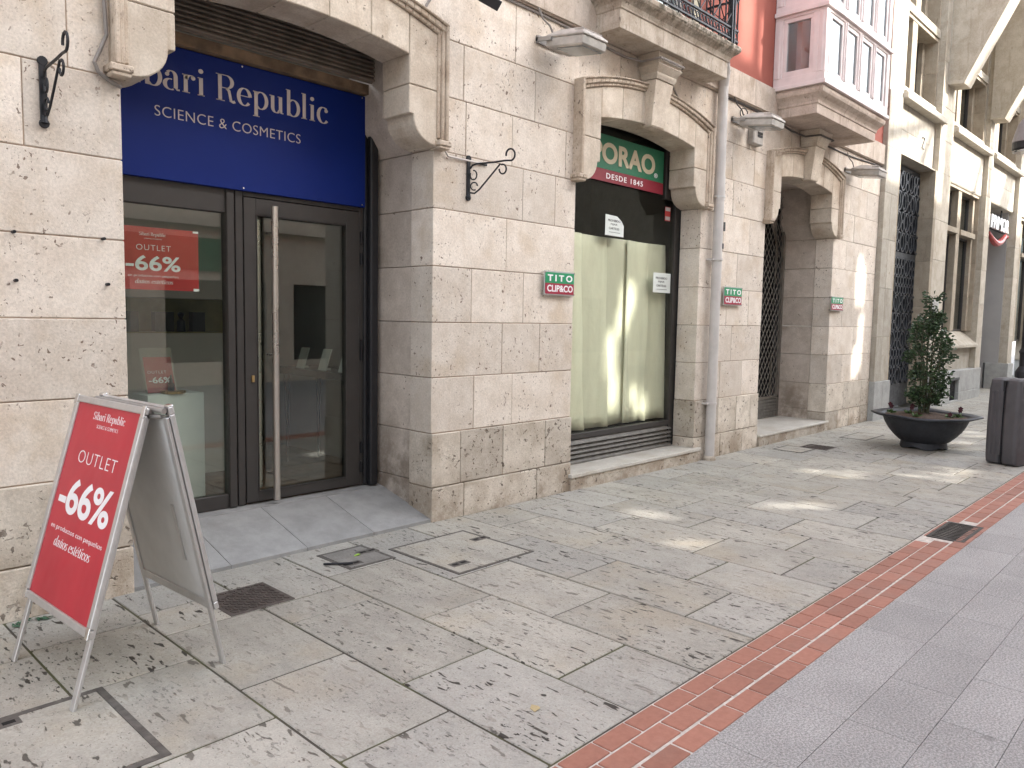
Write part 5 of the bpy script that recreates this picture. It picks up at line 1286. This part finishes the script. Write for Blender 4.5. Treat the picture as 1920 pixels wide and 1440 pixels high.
cx_, cy_ = 16.05, 3.03
t = MB(); t.lathe([(.045, 5.28), (.075, 5.23), (.15, 5.11), (.188, 4.98), (.225, 4.82), (.225, 4.805)], 24, (cx_, cy_, 0)); t.build('lantern_cap', 'lantern', LP)
t = MB(); t.lathe([(.222, 4.80), (.222, 4.69), (.21, 4.668)], 24, (cx_, cy_, 0)); t.build('lantern_band', 'black_iron', LP)
t = MB(); t.lathe([(.204, 4.666), (.218, 4.645), (.195, 4.633)], 24, (cx_, cy_, 0)); t.build('lantern_ring', 'chrome', LP)
t = MB(); t.tube([(lx, ly, 5.3), (16.2, 2.94, 5.42), (16.08, 3.01, 5.38), (cx_, cy_, 5.26)], .028, 8); t.build('lantern_arm', 'postm', LP)

# --- covers in the pavement
def cover_frame(x0, x1, y0, y1, w, label, mat='darkframe', inner='paving', cat='hatch cover', slots=()):
    R_ = empty('access_cover', ((x0+x1)/2, (y0+y1)/2, 0), label, cat, 'access covers in the pavement')
    t = MB(); z0, z1 = -.02, .0035
    t.box(x0, x1, y0, y0+w, z0, z1); t.box(x0, x1, y1-w, y1, z0, z1); t.box(x0, x0+w, y0+w, y1-w, z0, z1); t.box(x1-w, x1, y0+w, y1-w, z0, z1)
    t.build('frame', mat, R_)
    t = MB(); t.box(x0+w+.004, x1-w-.004, y0+w+.004, y1-w-.004, z0, .0042, .45); t.f and t.build('infill', inner, R_)
    for sx, sy in slots:
        t = MB(); t.box(sx-.075, sx+.075, sy-.035, sy+.035, z0, .0052); t.build('lifting_plate', mat, R_, bevel=.001)
        for dx in (-.035, .035):
            t = MB(); t.box(sx+dx-.022, sx+dx+.022, sy-.013, sy+.013, z0, .0060); t.build('lifting_slot', 'drain_hole', R_)
    return R_
cover_frame(3.165, 3.862, 3.443, 4.165, .020, 'large square paved hatch cover in front of the wide pier', slots=((3.31, 3.60), (3.80, 3.92)))
cover_frame(2.728, 3.090, 3.980, 4.370, .022, 'small square paved hatch cover with a green leaf, by the ramp', slots=((2.80, 4.07), (3.03, 4.22)), inner='dull_tile')
cover_frame(.20, 1.092, 2.712, 3.425, .030, 'large paved hatch cover under the A-frame sign at bottom left', slots=((.70, 3.36),))
cover_frame(9.28, 9.70, 3.885, 4.265, .020, 'square paved hatch cover at the foot of the entrance step')
cover_frame(11.0, 11.75, 3.71, 4.08, .020, 'paved hatch cover behind the black planter')
def grid_cover(x0, x1, y0, y1, label):
    R_ = empty('iron_cover', ((x0+x1)/2, (y0+y1)/2, 0), label, 'manhole cover')
    t = MB(); t.box(x0, x1, y0, y1, -.02, .003); t.build('plate', 'castiron', R_, bevel=.002)
    t = MB(); n = max(6, round((x1-x0)/.030)); m = max(6, round((y1-y0)/.030))
    for i in range(n):
        for k in range(m):
            cx = x0+.02+(x1-x0-.04)*(i+.5)/n; cy = y0+.02+(y1-y0-.04)*(k+.5)/m
            if abs(cy-(y0+y1)/2-.10) < .028 and abs(cx-(x0+x1)/2) < .11: continue
            a = math.radians(45 if (i+k) % 2 else -45); mt_ = Matrix.Translation((cx, cy, 0)) @ Matrix.Rotation(a, 4, 'Z')
            t.box(-.013, .013, -.0042, .0042, .0031, .0078, mat=mt_)
    t.build('raised_studs', 'castiron', R_)
    return R_
gc = grid_cover(1.845, 2.225, 3.782, 4.150, 'brown cast iron studded cover beside the A-frame sign')
t = MB(); lay(t, font_geo('AGUAS', .03), (2.035, 3.966, .0031), (1, 0, 0), (0, 1, 0), (-.095, .095, .08, .12), .005); t.build('lettering', 'castiron', gc)
grid_cover(9.72, 10.07, 3.755, 4.110, 'dark cast iron studded cover right of the entrance step hatch')
DG = empty('drain_grate', (6.655, 1.54, 0), 'dark iron drain grate with wavy bars in the red brick strip', 'drain grate')
dx0, dx1, dy0, dy1 = 6.365, 6.945, 1.425, 1.655
t = MB(); t.box(dx0, dx1, dy0, dy1, -.06, -.045, .5); t.build('pit', 'drain_hole', DG)
t = MB(); t.box(dx0-.012, dx1+.012, dy0-.012, dy0+.012, -.04, .004); t.box(dx0-.012, dx1+.012, dy1-.012, dy1+.012, -.04, .004); t.box(dx0-.012, dx0+.014, dy0+.012, dy1-.012, -.04, .004); t.box(dx1-.014, dx1+.012, dy0+.012, dy1-.012, -.04, .004); t.build('frame', 'drain', DG)
t = MB()
for k in range(11):
    cx = dx0+.045+k*.049
    pts = [(cx+.010*math.sin((y-dy0)*40), y) for y in arange(dy0+.012, dy1-.012, 14)]
    for i in range(len(pts)-1):
        (xa, ya), (xb, yb) = pts[i], pts[i+1]
        t.hexa([(xa-.009, ya, -.04), (xa+.009, ya, -.04), (xb+.009, yb, -.04), (xb-.009, yb, -.04)], [(xa-.009, ya, .003), (xa+.009, ya, .003), (xb+.009, yb, .003), (xb-.009, yb, .003)])
t.build('bars', 'drain', DG)
# --- litter
t = MB(); t.add([(2.90, 4.185, .0052), (2.93, 4.17, .012), (2.955, 4.19, .007), (2.945, 4.205, .010), (2.915, 4.205, .0055)], [(0, 1, 2, 3, 4)], .9)
o = t.build('fallen_leaf', leafm('fresh_leaf', (.25, .42, .05), (.30, .50, .06)), fixn=False); md = o.modifiers.new('thickness', 'SOLIDIFY'); md.thickness = .001; tag(o, 'bright green leaf lying on the small hatch cover', 'leaf')
t = MB(); t.tube([(2.66, 4.175, .008), (2.70, 4.13, .012), (2.735, 4.10, .012), (2.80, 4.055, .012)], .007, 6); tag(t.build('twig', 'black_iron'), 'dark bent stick lying at the corner of the small hatch cover', 'stick')
t = MB(); t.add([(2.255, 1.99, .004), (2.285, 1.985, .012), (2.300, 2.01, .006), (2.28, 2.03, .012), (2.262, 2.022, .004)], [(0, 1, 2, 3, 4)], .5)
o = t.build('wrapper_scrap', plain('yellowed_paper', (.45, .36, .20), .8), fixn=False); md = o.modifiers.new('thickness', 'SOLIDIFY'); md.thickness = .001; tag(o, 'scrap of yellowed paper in a paving hole near the brick strip', 'litter')
rg = random.Random(5)
for i, (cx, cy) in enumerate(((1.03, 4.40), (1.10, 4.44), (1.17, 4.42), (1.24, 4.45))):
    t = MB()
    for q in range(7):
        p = Vector((cx+rg.uniform(-.04, .04), cy+rg.uniform(-.03, .03), .003)); r = rg.uniform(.008, .02); a = rg.uniform(0, 6)
        vs = [p+Vector((r*math.cos(a+k*2.1), r*math.sin(a+k*2.1), rg.uniform(0, .008))) for k in range(3)]; t.add(vs+[v_+Vector((0, 0, .002)) for v_ in vs], [(0, 1, 2), (3, 4, 5), (0, 1, 4, 3), (1, 2, 5, 4), (2, 0, 3, 5)])
    tag(t.build('glass_shards', plain('bottle_glass', (.04, .10, .06), .15) if i == 0 else bpy.data.materials['bottle_glass'], fixn=False), 'heap of green glass shards at the wall foot, %s of four' % ('first', 'second', 'third', 'last')[i], 'broken glass', 'broken glass by the left wall')

# ================================================================== OPPOSITE SIDE (seen only in reflections; shades the street)
OP = empty('opposite_building', (4, -6, 0), 'pale stone building across the street seen reflected in the shop glass', 'building')
t = MB(); OY0, OY1 = -6.25, -6.0
# rectangular openings (x0,x1,z0,z1) added to this wall to throw sun patches across the street
Ls = -SUN
def hole(px, py, pz, w2, h2):
    k = (py-OY1)/Ls.y; return (px-Ls.x*k-w2/2, px-Ls.x*k+w2/2, pz-Ls.z*k-h2/2, pz-Ls.z*k+h2/2)
HOLES = [hole(12.75, 4.45, 2.25, .40, .62), hole(12.70, 4.45, 2.62, .22, .22), hole(12.85, 4.45, 1.35, .22, .9), hole(12.66, 4.45, 1.05, .22, .5), hole(8.62, 4.5, 5.45, .38, 1.5), hole(9.10, 4.5, 5.0, .26, .7)]
rh = random.Random(21)
def dapple(px, py, pz, sx, sy, n):       # a group of small openings round one spot
    for q in range(n):
        HOLES.append(hole(px+rh.uniform(-.5, .5)*sx, py+rh.uniform(-.5, .5)*sy, pz, rh.uniform(.14, .34), rh.uniform(.07, .17)))
dapple(8.5, 3.2, 0, .9, .5, 5); dapple(9.2, 2.35, 0, 1.1, .45, 6); dapple(11.6, 2.6, 0, .9, .5, 3); dapple(13.2, 3.0, 0, .9, .5, 3)
dapple(5.45, 3.55, 0, .45, .35, 2); dapple(4.95, 2.78, 0, .35, .25, 2); dapple(6.5, 2.6, 0, .8, .6, 2)
for q in ((6.98, 1.85, .26, .34), (6.88, 1.60, .22, .26), (6.68, 1.25, .24, .5), (6.74, .85, .26, .4), (7.30, .62, .24, .3), (7.12, .80, .18, .2)): HOLES.append(hole(q[0], 4.9, q[1], q[2], q[3]))
HX = 18.35; HA = 12.0; HB = 9.95
xs2 = sorted({-30.0, HX}|{v for h in HOLES for v in h[:2] if v < HX}); zs2 = sorted({4.4, HA}|{v for h in HOLES for v in h[2:]})
for i in range(len(xs2)-1):
    for k in range(len(zs2)-1):
        mx, mz = (xs2[i]+xs2[i+1])/2, (zs2[k]+zs2[k+1])/2
        if any(h[0] < mx < h[1] and h[2] < mz < h[3] for h in HOLES): continue
        t.box(xs2[i], xs2[i+1], -6.06, OY1, zs2[k], zs2[k+1], .5)
t.box(HX, 60, OY0, OY1, 4.4, HB, .5)
t.box(-30, 60, OY0, OY1, 3.4, 4.4, .5)
for x in range(-10, 22): t.box(x*3-30.0, x*3-29.3, OY0, OY1, 0, 3.4, .5); t.box(x*3-29.3, x*3-27.0, OY0, OY1, 2.3, 3.4, .5); t.box(x*3-29.3, x*3-27.0, OY0, OY1, 0, .5, .5)
t.box(-30, 60, -5.998, -5.80, 3.45, 3.62, .5);
t.build('wall', stone('opposite_stone', (.74, .68, .58), (.62, .56, .47), (.45, .38, .29), streak=.5, tintamp=.05), OP)
def brace(x0, z0, x1, z1, w2):           # unseen bars added above the roofline to stripe the sunlight on the office wall
    k = (4.5-OY1)/Ls.y; a = Vector((x0-Ls.x*k, -6.1, z0-Ls.z*k)); b = Vector((x1-Ls.x*k, -6.1, z1-Ls.z*k))
    t = MB(); t.tube([a, b], w2/2, 8); t.build('sun_stripe_bar', 'black_iron', OP)
brace(12.9, 4.55, 17.2, 5.75, .22); brace(14.6, 3.6, 16.6, 5.9, .20); brace(18.6, 3.6, 20.1, 5.9, .22); brace(20.9, 3.3, 22.8, 5.9, .5); brace(21.2, 3.3, 23.1, 5.9, .5); brace(16.7, 3.4, 16.7, 6.6, .45); brace(20.0, 3.4, 20.0, 6.3, .3)
t = MB(); t.box(5.3, 8.6, -5.99, -5.93, 2.5, 3.2, .5); t.build('green_sign', 'green', OP)
t = MB(); t.box(-29, 59, -6.22, -6.20, .5, 3.5, .5); t.build('pane', 'offglass_dark', OP)
